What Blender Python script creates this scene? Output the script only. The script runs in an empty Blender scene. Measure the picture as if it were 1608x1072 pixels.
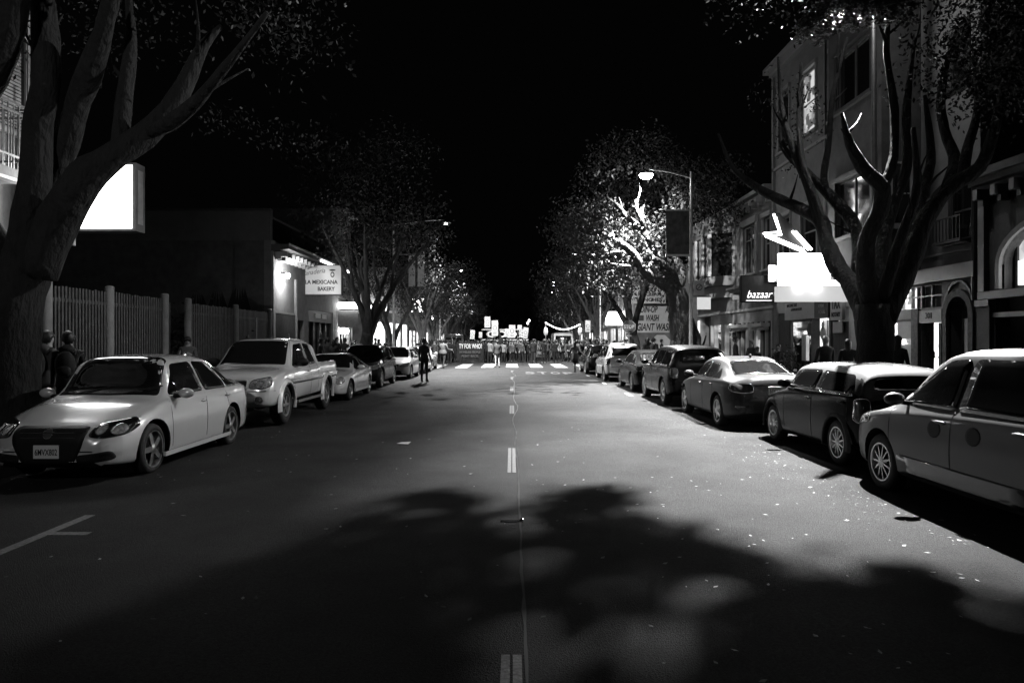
import bpy, bmesh, math, random
from mathutils import Vector, Matrix, noise
from mathutils.bvhtree import BVHTree
R = math.radians
S = bpy.context.scene
# ---------------------------------------------------------------- camera
cam = bpy.data.objects.new('camera', bpy.data.cameras.new('camera'))
S.collection.objects.link(cam); S.camera = cam
cam.data.lens = 25.0; cam.data.sensor_width = 36.0
cam.data.clip_start = 0.05; cam.data.clip_end = 2000
cam.location = (0, 0, 1.7); cam.rotation_euler = (R(90), 0, 0)
cam.data.shift_y = -0.0006
# ---------------------------------------------------------------- world: moonless city night
W = bpy.data.worlds.new('World'); S.world = W; W.use_nodes = True
wn = W.node_tree.nodes; bg = wn['Background']
bg.inputs[0].default_value = (1, 1, 1, 1); bg.inputs[1].default_value = 0.00035
S.view_settings.view_transform = 'Standard'; S.view_settings.look = 'None'
S.view_settings.exposure = 1.35; S.view_settings.gamma = 1.0
S.cycles.use_denoising = True
S.cycles.max_bounces = 5; S.cycles.diffuse_bounces = 0; S.cycles.glossy_bounces = 3
S.cycles.sample_clamp_indirect = 3.0
S.cycles.caustics_reflective = False; S.cycles.caustics_refractive = False
# street lamps and one added floodlight: (x, y, z, watts, spot degrees, aim x, aim y, pole x, pole y, stretch along the street)
LAMPS = [
 (7.5, 15.8, 9.9, 23000, 41, 3.1, 12.0, 8.3, 16.3, 2.2),
 (5.3, 28.0, 8.2, 17000, 72, 3.6, 25.5, 7.05, 28.0, 1.7),
 (-3.9, 42.0, 8.6, 13000, 90, -1.2, 40.5, -7.0, 42.0, 2.0),
 (5.0, 57.0, 8.6, 4500, 130, 3.0, 55.0, 7.1, 57.0, 1),
 (-5.0, 70.0, 8.6, 3500, 110, -3.0, 68.0, -7.1, 70.0, 1),
 (-4.9, -9.0, 8.6, 1000, 46, .6, 36.0, -7.1, -9.0, 1),  # added floodlight behind the camera, brightens near car fronts and right facades
 (5.0, 84.0, 8.6, 3000, 110, 4.0, 84.0, 7.1, 84.0, 1),
]
FPX = 25/36*1608
def px(x, y, d):
    """photo pixel (1608 wide) at depth d -> world point"""
    return Vector(((x-804)*d/FPX, d, 1.7+(535-y)*d/FPX))
# ---------------------------------------------------------------- materials (all greys: black and white film)
MATS = {}
def mat(name, c, rough=.6, metal=0, nscale=0, namt=0, bump=0, bscale=40, bdist=.02, coat=0, spec=.5, stretch=(1,1,1)):
    if name in MATS: return MATS[name]
    m = bpy.data.materials.new(name); m.use_nodes = True; nt = m.node_tree
    p = nt.nodes['Principled BSDF']
    p.inputs['Base Color'].default_value = (c, c, c, 1); p.inputs['Roughness'].default_value = rough
    p.inputs['Metallic'].default_value = metal; p.inputs['Coat Weight'].default_value = coat
    p.inputs['Coat Roughness'].default_value = .04
    p.inputs['Specular IOR Level'].default_value = spec
    if nscale or bump:
        tc = nt.nodes.new('ShaderNodeTexCoord'); mp = nt.nodes.new('ShaderNodeMapping')
        mp.inputs['Scale'].default_value = stretch
        nt.links.new(tc.outputs['Object'], mp.inputs[0])
    if nscale:
        n = nt.nodes.new('ShaderNodeTexNoise'); n.inputs['Scale'].default_value = nscale; n.inputs['Detail'].default_value = 6
        n.inputs['Roughness'].default_value = .65
        r = nt.nodes.new('ShaderNodeMapRange'); r.inputs[1].default_value = .3; r.inputs[2].default_value = .7
        r.inputs[3].default_value = c*(1-namt); r.inputs[4].default_value = c*(1+namt)
        nt.links.new(mp.outputs[0], n.inputs[0]); nt.links.new(n.outputs['Fac'], r.inputs[0])
        nt.links.new(r.outputs[0], p.inputs['Base Color'])
    if bump:
        n = nt.nodes.new('ShaderNodeTexNoise'); n.inputs['Scale'].default_value = bscale; n.inputs['Detail'].default_value = 5
        b = nt.nodes.new('ShaderNodeBump'); b.inputs['Strength'].default_value = bump; b.inputs['Distance'].default_value = bdist
        nt.links.new(mp.outputs[0], n.inputs[0]); nt.links.new(n.outputs['Fac'], b.inputs['Height'])
        nt.links.new(b.outputs[0], p.inputs['Normal'])
    MATS[name] = m; return m
def glow(name, s, c=1.0, nscale=0, lo=.2, kind='noise'):
    if name in MATS: return MATS[name]
    m = bpy.data.materials.new(name); m.use_nodes = True; nt = m.node_tree
    p = nt.nodes['Principled BSDF']; p.inputs['Base Color'].default_value = (.6, .6, .6, 1)
    p.inputs['Emission Color'].default_value = (c, c, c, 1); p.inputs['Emission Strength'].default_value = s
    if nscale:
        tc = nt.nodes.new('ShaderNodeTexCoord')
        n = nt.nodes.new('ShaderNodeTexVoronoi'); n.distance = 'CHEBYCHEV'
        n.inputs['Scale'].default_value = nscale
        nt.links.new(tc.outputs['Object'], n.inputs['Vector'])
        r = nt.nodes.new('ShaderNodeMapRange'); r.inputs[1].default_value = .25; r.inputs[2].default_value = .75
        r.inputs[3].default_value = s*lo; r.inputs[4].default_value = s
        sx = nt.nodes.new('ShaderNodeSeparateColor')
        nt.links.new(n.outputs['Color'], sx.inputs[0])
        nt.links.new(sx.outputs[0], r.inputs[0]); nt.links.new(r.outputs[0], p.inputs['Emission Strength'])
    MATS[name] = m; return m
def asphalt():
    m = bpy.data.materials.new('asphalt'); m.use_nodes = True; nt = m.node_tree; N = nt.nodes; K = nt.links.new
    p = N['Principled BSDF']; tc = N.new('ShaderNodeTexCoord')
    a = N.new('ShaderNodeTexNoise'); a.inputs['Scale'].default_value = 55; a.inputs['Detail'].default_value = 4; a.inputs['Roughness'].default_value = .8
    b = N.new('ShaderNodeTexNoise'); b.inputs['Scale'].default_value = .7; b.inputs['Detail'].default_value = 8; b.inputs['Roughness'].default_value = .6
    v = N.new('ShaderNodeTexVoronoi'); v.inputs['Scale'].default_value = 120
    for t in (a, b, v): K(tc.outputs['Object'], t.inputs['Vector'])
    r1 = N.new('ShaderNodeMapRange'); r1.inputs[1].default_value = .3; r1.inputs[2].default_value = .72; r1.inputs[3].default_value = .45; r1.inputs[4].default_value = 1.6
    r2 = N.new('ShaderNodeMapRange'); r2.inputs[1].default_value = .3; r2.inputs[2].default_value = .7; r2.inputs[3].default_value = .023; r2.inputs[4].default_value = .046
    K(a.outputs['Fac'], r1.inputs[0]); K(b.outputs['Fac'], r2.inputs[0])
    mu = N.new('ShaderNodeMath'); mu.operation = 'MULTIPLY'; K(r1.outputs[0], mu.inputs[0]); K(r2.outputs[0], mu.inputs[1])
    K(mu.outputs[0], p.inputs['Base Color'])
    p.inputs['Roughness'].default_value = .8; p.inputs['Specular IOR Level'].default_value = .12
    bm = N.new('ShaderNodeBump'); bm.inputs['Strength'].default_value = .9; bm.inputs['Distance'].default_value = .01
    ad = N.new('ShaderNodeMath'); K(a.outputs['Fac'], ad.inputs[0]); K(v.outputs['Distance'], ad.inputs[1])
    K(ad.outputs[0], bm.inputs['Height']); K(bm.outputs[0], p.inputs['Normal'])
    MATS['asphalt'] = m; return m
asphalt()
M = dict(
 paint_worn=mat('worn_paint', .1, .7, nscale=30, namt=.6, bump=.3),
 paint_white=mat('road_paint', .42, .6, nscale=14, namt=.35, bump=.3),
 concrete=mat('concrete', .2, .8, nscale=3, namt=.25, bump=.3, bscale=30),
 stucco=mat('stucco', .42, .85, nscale=2.2, namt=.18, bump=.35, bscale=25),
 stucco_dark=mat('stucco_dark', .14, .85, nscale=2.5, namt=.3, bump=.35, bscale=25),
 stucco_mid=mat('stucco_mid', .26, .85, nscale=2.5, namt=.2, bump=.35, bscale=25),
 trim=mat('trim_paint', .62, .5, nscale=6, namt=.08),
 trim_dark=mat('trim_dark', .1, .5, nscale=6, namt=.2),
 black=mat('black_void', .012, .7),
 glass=mat('window_glass', .015, .06, spec=.8),
 brick=mat('brickwork', .16, .8, nscale=9, namt=.4, bump=.5, bscale=18),
 iron=mat('painted_iron', .09, .4, metal=.2, nscale=9, namt=.2),
 steel=mat('galvanised_steel', .38, .42, metal=.7, nscale=8, namt=.2),
 bark_near_shaded=mat('shaded_ficus_bark', .016, .9, nscale=5, namt=.4, bump=1, bscale=11, bdist=.09, stretch=(1,1,.4)),  # shade put into the colour: near trunks darkened to sink into black
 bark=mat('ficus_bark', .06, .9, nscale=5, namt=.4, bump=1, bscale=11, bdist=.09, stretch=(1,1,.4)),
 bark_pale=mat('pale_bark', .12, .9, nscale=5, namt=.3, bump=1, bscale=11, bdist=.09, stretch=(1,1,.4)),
 leaf_lit=mat('lit_ficus_leaf', .026, .5, nscale=1.5, namt=.4),  # brighter copy of the leaf, lamp light put into its colour
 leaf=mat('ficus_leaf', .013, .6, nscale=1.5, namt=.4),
 lightbox=glow('lightbox_face', 4.0),
 wood=mat('weathered_wood', .08, .8, nscale=4, namt=.4, bump=.4, stretch=(6,6,.6)),
 rubber=mat('tyre_rubber', .018, .75), alloy=mat('alloy_rim', .55, .28, metal=.9),
 carglass=mat('car_glass', .01, .03, coat=1, spec=.9), chrome=mat('chrome', .8, .08, metal=1),
 plastic=mat('black_plastic', .01, .6, spec=.25), lens=mat('lamp_lens', .35, .05, metal=.35, coat=1, nscale=22, namt=.7),
 redlens=mat('tail_lens', .07, .08, coat=1, nscale=16, namt=.5),
 plate=mat('plate_white', .8, .4), ink=mat('dark_ink', .02, .5),
 skin=mat('skin', .3, .5), hair=mat('hair_dark', .015, .5), hair_white=mat('hair_grey', .5, .6),
 cloth_black=mat('cloth_black', .012, .85, nscale=6, namt=.3), cloth_dark=mat('cloth_dark', .022, .85, nscale=6, namt=.3),
 cloth_mid=mat('cloth_mid', .08, .85, nscale=6, namt=.2), cloth_light=mat('cloth_light', .28, .85, nscale=6, namt=.2),
 shoe=mat('shoe_leather', .03, .5), shoe_white=mat('shoe_white', .5, .6),
 card=mat('placard_card', .7, .7, nscale=5, namt=.06), sign_face=mat('painted_sign', .55, .5, nscale=4, namt=.1),
)
# ---------------------------------------------------------------- mesh helpers
def tag(o, label=None, cat=None, group=None, kind=None):
    if label: o['label'] = label
    if cat: o['category'] = cat
    if group: o['group'] = group
    if kind: o['kind'] = kind
    return o
def empty(name, loc=(0,0,0), rz=0):
    o = bpy.data.objects.new(name, None); S.collection.objects.link(o)
    o.location = loc; o.rotation_euler = (0, 0, rz); o.empty_display_size = .2
    return o
class MB:
    def __init__(s): s.v = []; s.f = []; s.m = []; s.mats = []
    def mi(s, m):
        if m not in s.mats: s.mats.append(m)
        return s.mats.index(m)
    def add(s, vs, fs, m):
        k = len(s.v); i = s.mi(m); s.v += [tuple(v) for v in vs]
        for f in fs: s.f.append(tuple(k+a for a in f)); s.m.append(i)
    def box(s, x0, x1, y0, y1, z0, z1, m, mtx=None):
        vs = [Vector((x, y, z)) for z in (z0, z1) for y in (y0, y1) for x in (x0, x1)]
        if mtx: vs = [mtx @ v for v in vs]
        s.add(vs, [(0,2,3,1),(4,5,7,6),(0,1,5,4),(2,6,7,3),(0,4,6,2),(1,3,7,5)], m)
    def tube(s, pts, rad, m, n=8, cap=True):
        pts = [Vector(p) for p in pts]; rad = rad if isinstance(rad, (list, tuple)) else [rad]*len(pts)
        vs = []; up = None
        for i, p in enumerate(pts):
            t = (pts[min(i+1, len(pts)-1)]-pts[max(i-1, 0)]).normalized()
            if up is None: up = t.orthogonal().normalized()
            else: up = (up - t*up.dot(t)).normalized()
            b = t.cross(up)
            for k in range(n):
                a = 2*math.pi*k/n; vs.append(p+(up*math.cos(a)+b*math.sin(a))*rad[i])
        fs = [(i*n+k, i*n+(k+1)%n, (i+1)*n+(k+1)%n, (i+1)*n+k) for i in range(len(pts)-1) for k in range(n)]
        if cap: fs += [tuple(range(n-1, -1, -1)), tuple((len(pts)-1)*n+k for k in range(n))]
        s.add(vs, fs, m)
    def lathe(s, prof, m, n=24, mtx=None):
        """profile of (radius, height) turned about local z"""
        vs = []
        for r, h in prof:
            for k in range(n):
                a = 2*math.pi*k/n; v = Vector((r*math.cos(a), r*math.sin(a), h)); vs.append(mtx @ v if mtx else v)
        fs = [(i*n+k, i*n+(k+1)%n, (i+1)*n+(k+1)%n, (i+1)*n+k) for i in range(len(prof)-1) for k in range(n)]
        s.add(vs, fs, m)
    def prism(s, poly, a, b, m, ax='y'):
        """2D polygon extruded from a to b along ax ('x': poly is (y,z); 'y': (x,z); 'z': (x,y))"""
        f = {'x': lambda p, t: (t, p[0], p[1]), 'y': lambda p, t: (p[0], t, p[1]), 'z': lambda p, t: (p[0], p[1], t)}[ax]
        n = len(poly); vs = [f(p, a) for p in poly]+[f(p, b) for p in poly]
        s.add(vs, [tuple(range(n)), tuple(range(2*n-1, n-1, -1))]+[(i, (i+1)%n, n+(i+1)%n, n+i) for i in range(n)], m)
    def ball(s, c, r, m, sc=(1,1,1), n=10, jit=0):
        c = Vector(c); prof = [(math.sin(math.pi*i/n), -math.cos(math.pi*i/n)) for i in range(n+1)]
        k = 2*n; vs = []
        for rr, h in prof:
            for j in range(k):
                a = 2*math.pi*j/k; q = Vector((rr*math.cos(a)*sc[0], rr*math.sin(a)*sc[1], h*sc[2]))*r
                if jit: q *= 1+jit*noise.noise(q*3/r+c)
                vs.append(c+q)
        s.add(vs, [(i*k+j, i*k+(j+1)%k, (i+1)*k+(j+1)%k, (i+1)*k+j) for i in range(n) for j in range(k)], m)
    def text(s, txt, m, size, mtx, depth=.006, align='CENTER', shear=0, bold=0, width=None):
        c = bpy.data.curves.new('t', 'FONT'); c.body = txt; c.size = size; c.align_x = align; c.align_y = 'CENTER'
        c.extrude = depth; c.shear = shear; c.offset = bold; c.resolution_u = 3
        o = bpy.data.objects.new('t', c); S.collection.objects.link(o)
        me = o.to_mesh(); vs = [v.co.copy() for v in me.vertices]; fs = [tuple(p.vertices) for p in me.polygons]
        o.to_mesh_clear(); bpy.data.objects.remove(o); bpy.data.curves.remove(c)
        if vs and width:
            w = max(v.x for v in vs)-min(v.x for v in vs); k = width/w
            for v in vs: v.x *= k
        s.add([mtx @ v for v in vs], fs, m)
    def build(s, name, parent=None, smooth=False, angle=None):
        me = bpy.data.meshes.new(name); me.from_pydata(s.v, [], s.f)
        for m in s.mats: me.materials.append(M.get(m) if isinstance(m, str) else m)
        me.polygons.foreach_set('material_index', s.m)
        if smooth: me.polygons.foreach_set('use_smooth', [True]*len(s.f))
        me.update()
        if angle is not None:
            me.polygons.foreach_set('use_smooth', [True]*len(s.f)); me.set_sharp_from_angle(angle=R(angle))
        o = bpy.data.objects.new(name, me); S.collection.objects.link(o)
        if parent: o.parent = parent
        return o
def face_cam(x, y, z, rz=0):
    """text standing upright, readable from -y (rz turns it about z)"""
    return Matrix.Translation((x, y, z)) @ Matrix.Rotation(rz, 4, 'Z') @ Matrix.Rotation(R(90), 4, 'X')
def copy_tree(o, parent=None):
    c = o.copy(); S.collection.objects.link(c)
    if parent: c.parent = parent
    for ch in list(o.children): copy_tree(ch, c)
    return c
def crown_z(x): return -0.09*(x/6.3)**2
CURB_L, CURB_R = -6.75, 6.35
FL, FR = -10.3, 10.3      # facade lines
WALK = 0.05
# ================================================================ ground
def grid_sheet(name, x0, x1, y0, y1, nx, zf, m, ny=1):
    b = MB(); vs = []; 
    for j in range(ny+1):
        for i in range(nx+1):
            x = x0+(x1-x0)*i/nx; vs.append((x, y0+(y1-y0)*j/ny, zf(x)))
    fs = [(j*(nx+1)+i, j*(nx+1)+i+1, (j+1)*(nx+1)+i+1, (j+1)*(nx+1)+i) for j in range(ny) for i in range(nx)]
    b.add(vs, fs, m); return b.build(name, smooth=True)
tag(grid_sheet('ground', -400, 400, -60, 900, 1, lambda x: -.16, MATS['asphalt']), kind='structure')
tag(grid_sheet('road', CURB_L, CURB_R, -30, 400, 26, crown_z, MATS['asphalt']), kind='structure')
for nm, a, b_ in (('cross_street', CURB_L-60, CURB_L), ('cross_street', CURB_R, CURB_R+60)):
    tag(grid_sheet(nm, a, b_, 45.5, 58.5, 1, lambda x: -.085, MATS['asphalt']), kind='structure')
def walk(x0, x1, y0, y1, nm='sidewalk'):
    b = MB(); kx = x1 if x1 < 0 else x0; s = -1 if x1 < 0 else 1
    n = max(1, int((y1-y0)/1.5)); w = (y1-y0)/n
    if nm == 'sidewalk':
        xa, xb = (x0, x1-.15) if x1 < 0 else (x0+.15, x1)
        for i in range(n):
            b.box(xa, xb, y0+i*w+.004, y0+(i+1)*w-.004, -.3, WALK, 'concrete')
        b.box(xa, xb, y0, y1, -.3, WALK-.012, 'stucco_dark')
    o = b.build(nm); tag(o, kind='structure')
    k = MB(); c = (x1-.146, x1) if x1 < 0 else (x0, x0+.146)
    m_ = max(1, int((y1-y0)/3)); w = (y1-y0)/m_
    for i in range(m_): k.box(c[0], c[1], y0+i*w+.004, y0+(i+1)*w-.004, -.3, WALK+.004, 'concrete')
    tag(k.build('kerb'), kind='structure')
walk(-14, CURB_L, -20, 45.5); walk(-30, CURB_L, 58.5, 160)
walk(CURB_R, 14, -20, 45.5); walk(CURB_R, 30, 58.5, 160)
# ---- painted markings, 5 mm above the crowned road
def marks():
    b = MB()
    for k in range(6):
        d0 = 1.75+7.42*k; d1 = d0+2.1
        for a in (-.055, .008): b.box(a-.004, a+.044, d0, d1, -.002, .004, 'paint_worn')
    return b.build('centre_line')
tag(marks(), kind='structure')
b = MB()
for i, x in enumerate([-5.1, -3.25, -1.6, 0.0, 1.6, 3.2, 4.9]):
    z = crown_z(x); b.box(x-.4, x+.4, 45.6, 52.8, z-.01, z+.008, 'paint_white')
tag(b.build('crosswalk'), kind='structure')
b = MB()
for ch, x in zip('STOP', (.95, 1.62, 2.3, 2.95)):
    b.text(ch, 'paint_worn', .95, Matrix.Translation((x, 37.6, crown_z(x)+.006)) @ Matrix.Scale(3.4, 4, (0, 1, 0)), depth=.001, bold=.03, width=.5)
tag(b.build('road_lettering'), kind='structure')
b = MB()
z = crown_z(-4.2)+.004
b.box(-4.26, -4.16, 3.2, 7.1, z-.01, z, 'paint_worn'); b.box(-4.158, -3.55, 6.36, 6.46, z-.006, z+.003, 'paint_worn')
z = crown_z(3.9)+.004
for d in (23.0, 29.2, 35.4):
    b.box(3.72, 3.82, d-.6, d+.6, z-.01, z, 'paint_white')
tag(b.build('parking_markings'), kind='structure')
# raised reflector tray on the centre line
b = MB(); b.box(-.10, .06, 6.68, 6.75, .0, .018, 'plastic'); b.box(-.095, .055, 6.672, 6.68, .003, .016, 'chrome'); b.ball((.09, 6.7, .012), .022, 'chrome', n=6)
tag(b.build('lane_reflector'), 'small reflective lane marker on the centre line amid the tree shadow', 'road marker')
# tar seam beside the centre line
b = MB(); rnd = random.Random(3); pts = []
for i in range(160):
    d = 1.5+i*.25; x = .075+.02*noise.noise(Vector((d*2, 3, 0)))+max(0, min(1, (d-9)/3))*.14*noise.noise(Vector((d*.3, 9, 0)))
    pts.append((x, d))
vs = []; fs = []
for i, (x, d) in enumerate(pts):
    w = .010+.010*noise.noise(Vector((d*3, 7, 1))); z = crown_z(x)+.0035
    vs += [(x-w, d, z), (x+w, d, z)]
    if i: k = 2*i; fs.append((k-2, k-1, k+1, k))
b.add(vs, fs, mat('tar_seam', .02, .5)); tag(b.build('tar_seam'), kind='structure')
# fallen leaves and litter: nobody could count it
b = MB(); rnd = random.Random(11)
def leaf_on_road(x, d, s, m, z=None):
    z = (crown_z(x) if CURB_L < x < CURB_R else WALK)+.004 if z is None else z
    a = rnd.uniform(0, 6.28); t = rnd.uniform(.0, .35)*s
    u = Vector((math.cos(a), math.sin(a), 0)); v = Vector((-u.y, u.x, 0)); c = Vector((x, d, z))
    b.add([c-u*s+Vector((0,0,t*.5)), c-v*s*.45, c+u*s+Vector((0,0,t)), c+v*s*.45+Vector((0,0,t*.6))], [(0,1,2,3)], m)
LF = mat('dry_leaf', .2, .5, nscale=6, namt=.5); LD = mat('dark_leaf', .03, .7)
for i in range(150):
    d = rnd.uniform(2.2, 14); x = rnd.uniform(-3.8, 4.0); leaf_on_road(x, d, rnd.uniform(.014, .034), LF if rnd.random() < .6 else LD)
for i in range(90):
    d = rnd.uniform(2.6, 9); x = rnd.uniform(.3, 3.6); leaf_on_road(x, d, rnd.uniform(.012, .03), LF)
for i in range(1100):
    d = rnd.uniform(6, 30); x = 3.95-abs(rnd.gauss(0, .38))+rnd.uniform(0, .3); leaf_on_road(x, d, rnd.uniform(.008, .026), LF if rnd.random() < .22 else LD)
for i in range(500):
    d = rnd.uniform(4, 40); x = rnd.choice([rnd.uniform(CURB_L, -4), rnd.uniform(4, CURB_R+2)]); leaf_on_road(x, d, rnd.uniform(.015, .035), LF if rnd.random() < .5 else LD)
tag(b.build('fallen_leaves'), kind='stuff'); 
b = MB(); b.add([(-1.9,11.7,.015),(-1.82,11.74,.03),(-1.7,11.66,.01),(-1.66,11.7,.045),(-1.78,11.62,.02)], [(0,4,2,1),(1,2,3)], 'card')
tag(b.build('crumpled_paper'), 'small crumpled white paper lying on the road left of the centre line', 'litter')
# ---------------------------------------------------------------- street lamps
def lamp(i, L, label, vis=True):
    x, y, z, w, deg, ax, ay, pxx, pyy, st = L
    r = empty('street_lamp', (pxx, pyy, WALK)); tag(r, label, 'street lamp', 'street lamps along both kerbs')
    H = z+.15-WALK
    b = MB(); b.lathe([(0,0),(.17,0),(.17,.05),(.12,.35),(.085,.5),(.05,H)], 'steel', 12); b.build('pole', r, angle=40)
    dx, dy = x-pxx, y-pyy
    b = MB(); pts = [(dx*t, dy*t, H-.25+.55*math.sin(t*1.6)*.6) for t in (0, .2, .4, .6, .8, .95)]; pts = [(0,0,H-.6)]+pts
    b.tube(pts, .03, 'steel', 8); b.build('arm', r, smooth=True)
    hz = z-WALK
    mt = Matrix.Translation((dx, dy, hz)) @ Matrix.Rotation(math.atan2(dy, dx), 4, 'Z')
    b = MB(); b.ball((0,0,0), .3, 'steel', (1, .5, .34), 8)
    b.v = [tuple(mt @ Vector((v[0], v[1], max(v[2], -.01)+.05))) for v in b.v]; hd = b.build('lamp_head', r, smooth=True)
    b = MB(); b.ball((0,0,0), .27 if i == 1 else .11, glow('lamp_globe', 40), (1, .8, .7), 8)
    b.v = [tuple(mt @ Vector((v[0]+.02, v[1], min(v[2], .02)+.03))) for v in b.v]; b.build('lens', r, smooth=True)
    l = bpy.data.lights.new('lamp_light', 'SPOT'); l.energy = w; l.spot_size = R(deg); l.spot_blend = 1.0; l.shadow_soft_size = .045
    o = bpy.data.objects.new('lamp_light', l); S.collection.objects.link(o); o.parent = r
    o.location = (dx, dy, hz-(.28 if i == 1 else .14))
    d = Vector((ax-x, ay-y, -z)).normalized(); X_ = Vector((0, 1, 0)); X_ = (X_-d*X_.dot(d)).normalized(); Y_ = (-d).cross(X_)
    o.rotation_euler = Matrix((X_, Y_, -d)).transposed().to_euler(); o.scale = (st, 1, 1)
    if i == 0:     # stray light from the side of the lens
        l3 = bpy.data.lights.new('lamp_stray', 'POINT'); l3.energy = 25; l3.shadow_soft_size = .1; o3 = bpy.data.objects.new('lamp_stray', l3); S.collection.objects.link(o3); o3.parent = r; o3.location = o.location
    if i < 3:      # wide weak part of the same luminaire
        l2 = l.copy(); l2.spot_size = R((120, 120, 105)[i]); l2.energy = (1700, 2200, 6000)[i]; o2 = bpy.data.objects.new('lamp_spill', l2); S.collection.objects.link(o2); o2.parent = r; o2.location = o.location; o2.rotation_euler = Vector(((-5.5, 4.2, 2)[i]-x, (-5, 15, 16)[i], -z)).to_track_quat('-Z', 'Y').to_euler()
    return r
for i, (L, lb) in enumerate(zip(LAMPS, [
    'street lamp whose tall pole stands hidden behind the big dark tree on the right',
    'glowing street lamp with banner on its pole, beside the pale branching tree on the right',
    'street lamp on the left kerb beyond the white hatchback',
    'thin pale street lamp pole just beyond the stop sign on the right',
    'street lamp on the far left kerb behind the crowd',
    'floodlight on a pole added behind the camera to light car fronts and facades',
    'street lamp on the far right kerb behind the crowd'])):
    lamp(i, L, lb)
# ================================================================ buildings
FRM = {'R': lambda F: (lambda u, w, z: (F+w, u, z)), 'L': lambda F: (lambda u, w, z: (F-w, u, z)), 'C': lambda F: (lambda u, w, z: (u, F+w, z))}
class FB(MB):
    """mesh builder in facade coordinates: u along the wall, w into the building, z up"""
    def __init__(s, T): super().__init__(); s.T = T
    def b(s, u0, u1, w0, w1, z0, z1, m): s.box(u0, u1, w0, w1, z0, z1, m)
    def build(s, *a, **k):
        s.v = [s.T(*v) for v in s.v]; return super().build(*a, **k)
def wall(T, u0, u1, z0, z1, holes, m, parent, w0=0, w1=.3, name='wall'):
    us = sorted({u0, u1, *[min(max(h[i], u0), u1) for h in holes for i in (0, 1)]}); zs = sorted({z0, z1, *[min(max(h[i], z0), z1) for h in holes for i in (2, 3)]})
    b = FB(T)
    for i in range(len(us)-1):
        run = None
        for j in range(len(zs)):
            solid = j < len(zs)-1 and not any(h[0] < (us[i]+us[i+1])/2 < h[1] and h[2] < (zs[j]+zs[j+1])/2 < h[3] for h in holes)
            if solid and run is None: run = zs[j]
            if not solid and run is not None: b.b(us[i], us[i+1], w0, w1, run, zs[j], m); run = None
    return b.build(name, parent)
def window(T, p, u0, u1, z0, z1, nx=1, nz=2, fm='trim', gm='glass', w=.12, f=.07, case=0, name='window', sill=True):
    b = FB(T); b.b(u0+.002, u0+f, w-.05, w+.05, z0+.002, z1-.002, fm); b.b(u1-f, u1-.002, w-.05, w+.05, z0+.002, z1-.002, fm)
    b.b(u0+f, u1-f, w-.045, w+.045, z0+.002, z0+f, fm); b.b(u0+f, u1-f, w-.045, w+.045, z1-f, z1-.002, fm)
    for i in range(1, nx): c = u0+(u1-u0)*i/nx; b.b(c-f*.35, c+f*.35, w-.035, w+.035, z0+f, z1-f, fm)
    for i in range(1, nz): c = z0+(z1-z0)*i/nz; b.b(u0+f, u1-f, w-.03, w+.03, c-f*.35, c+f*.35, fm)
    if case:
        c = case; b.b(u0-c, u0, -.05, .02, z0, z1, fm); b.b(u1, u1+c, -.05, .02, z0, z1, fm)
        b.b(u0-c*1.3, u1+c*1.3, -.1, .02, z1, z1+c*1.3, fm)
    if sill: b.b(u0-case-.05, u1+case+.05, -.12, .05, z0-.09, z0-.003, fm)
    o = b.build(name, p)
    g = FB(T); g.b(u0+f*.5, u1-f*.5, w-.006, w+.006, z0+f*.5, z1-f*.5, gm); g.build('pane', o)
    if not (hasattr(gm, 'name') or gm != 'glass'): pass
    return o
def lit(T, p, u0, u1, z0, z1, g, w=.7):
    """shop interior: lit back wall and shelves of goods behind the glass"""
    b = FB(T); b.b(u0, u1, w, w+.03, z0, z1, g)
    rr = random.Random(int(u0*10)); n = int((u1-u0)/.16)
    for k in range(3):
        z = z0+.15+k*.42
        b.b(u0, u1, w-.28, w-.02, z-.03, z, 'wood')
        for i in range(n):
            if rr.random() < .75: h = rr.uniform(.08, .3); c = u0+.06+i*.16; b.b(c, c+rr.uniform(.06, .13), w-.22, w-.1, z, z+h, rr.choice(['cloth_mid', 'cloth_dark', 'trim', 'card', 'cloth_light']))
    return b.build('shop_display', p)
def clear_glass():
    m = bpy.data.materials.new('clear_glass'); m.use_nodes = True; nt = m.node_tree; nt.nodes.clear()
    o = nt.nodes.new('ShaderNodeOutputMaterial'); t = nt.nodes.new('ShaderNodeBsdfTransparent'); g = nt.nodes.new('ShaderNodeBsdfGlossy')
    g.inputs['Roughness'].default_value = .03; f = nt.nodes.new('ShaderNodeFresnel'); x = nt.nodes.new('ShaderNodeMixShader')
    nt.links.new(f.outputs[0], x.inputs[0]); nt.links.new(t.outputs[0], x.inputs[1]); nt.links.new(g.outputs[0], x.inputs[2]); nt.links.new(x.outputs[0], o.inputs[0])
    M['clear'] = m; return m
clear_glass()
def cornice(T, p, u0, u1, z, prof, m, name='cornice', brackets=0, bm='trim'):
    """prof: list of (projection, height) steps upward"""
    b = FB(T); zz = z
    for pr, h in prof: b.b(u0-.0*pr, u1+.0*pr, -pr, -.002, zz, zz+h, m); zz += h
    if brackets:
        n = int((u1-u0)/brackets)
        for i in range(n): c = u0+(i+.5)*(u1-u0)/n; b.b(c-.07, c+.07, -prof[-1][0]*.8, -.004, z-.22, z-.003, bm); b.b(c-.05, c+.05, -prof[-1][0]*.45, -.006, z-.34, z-.22, bm)
    return b.build(name, p)
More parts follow.
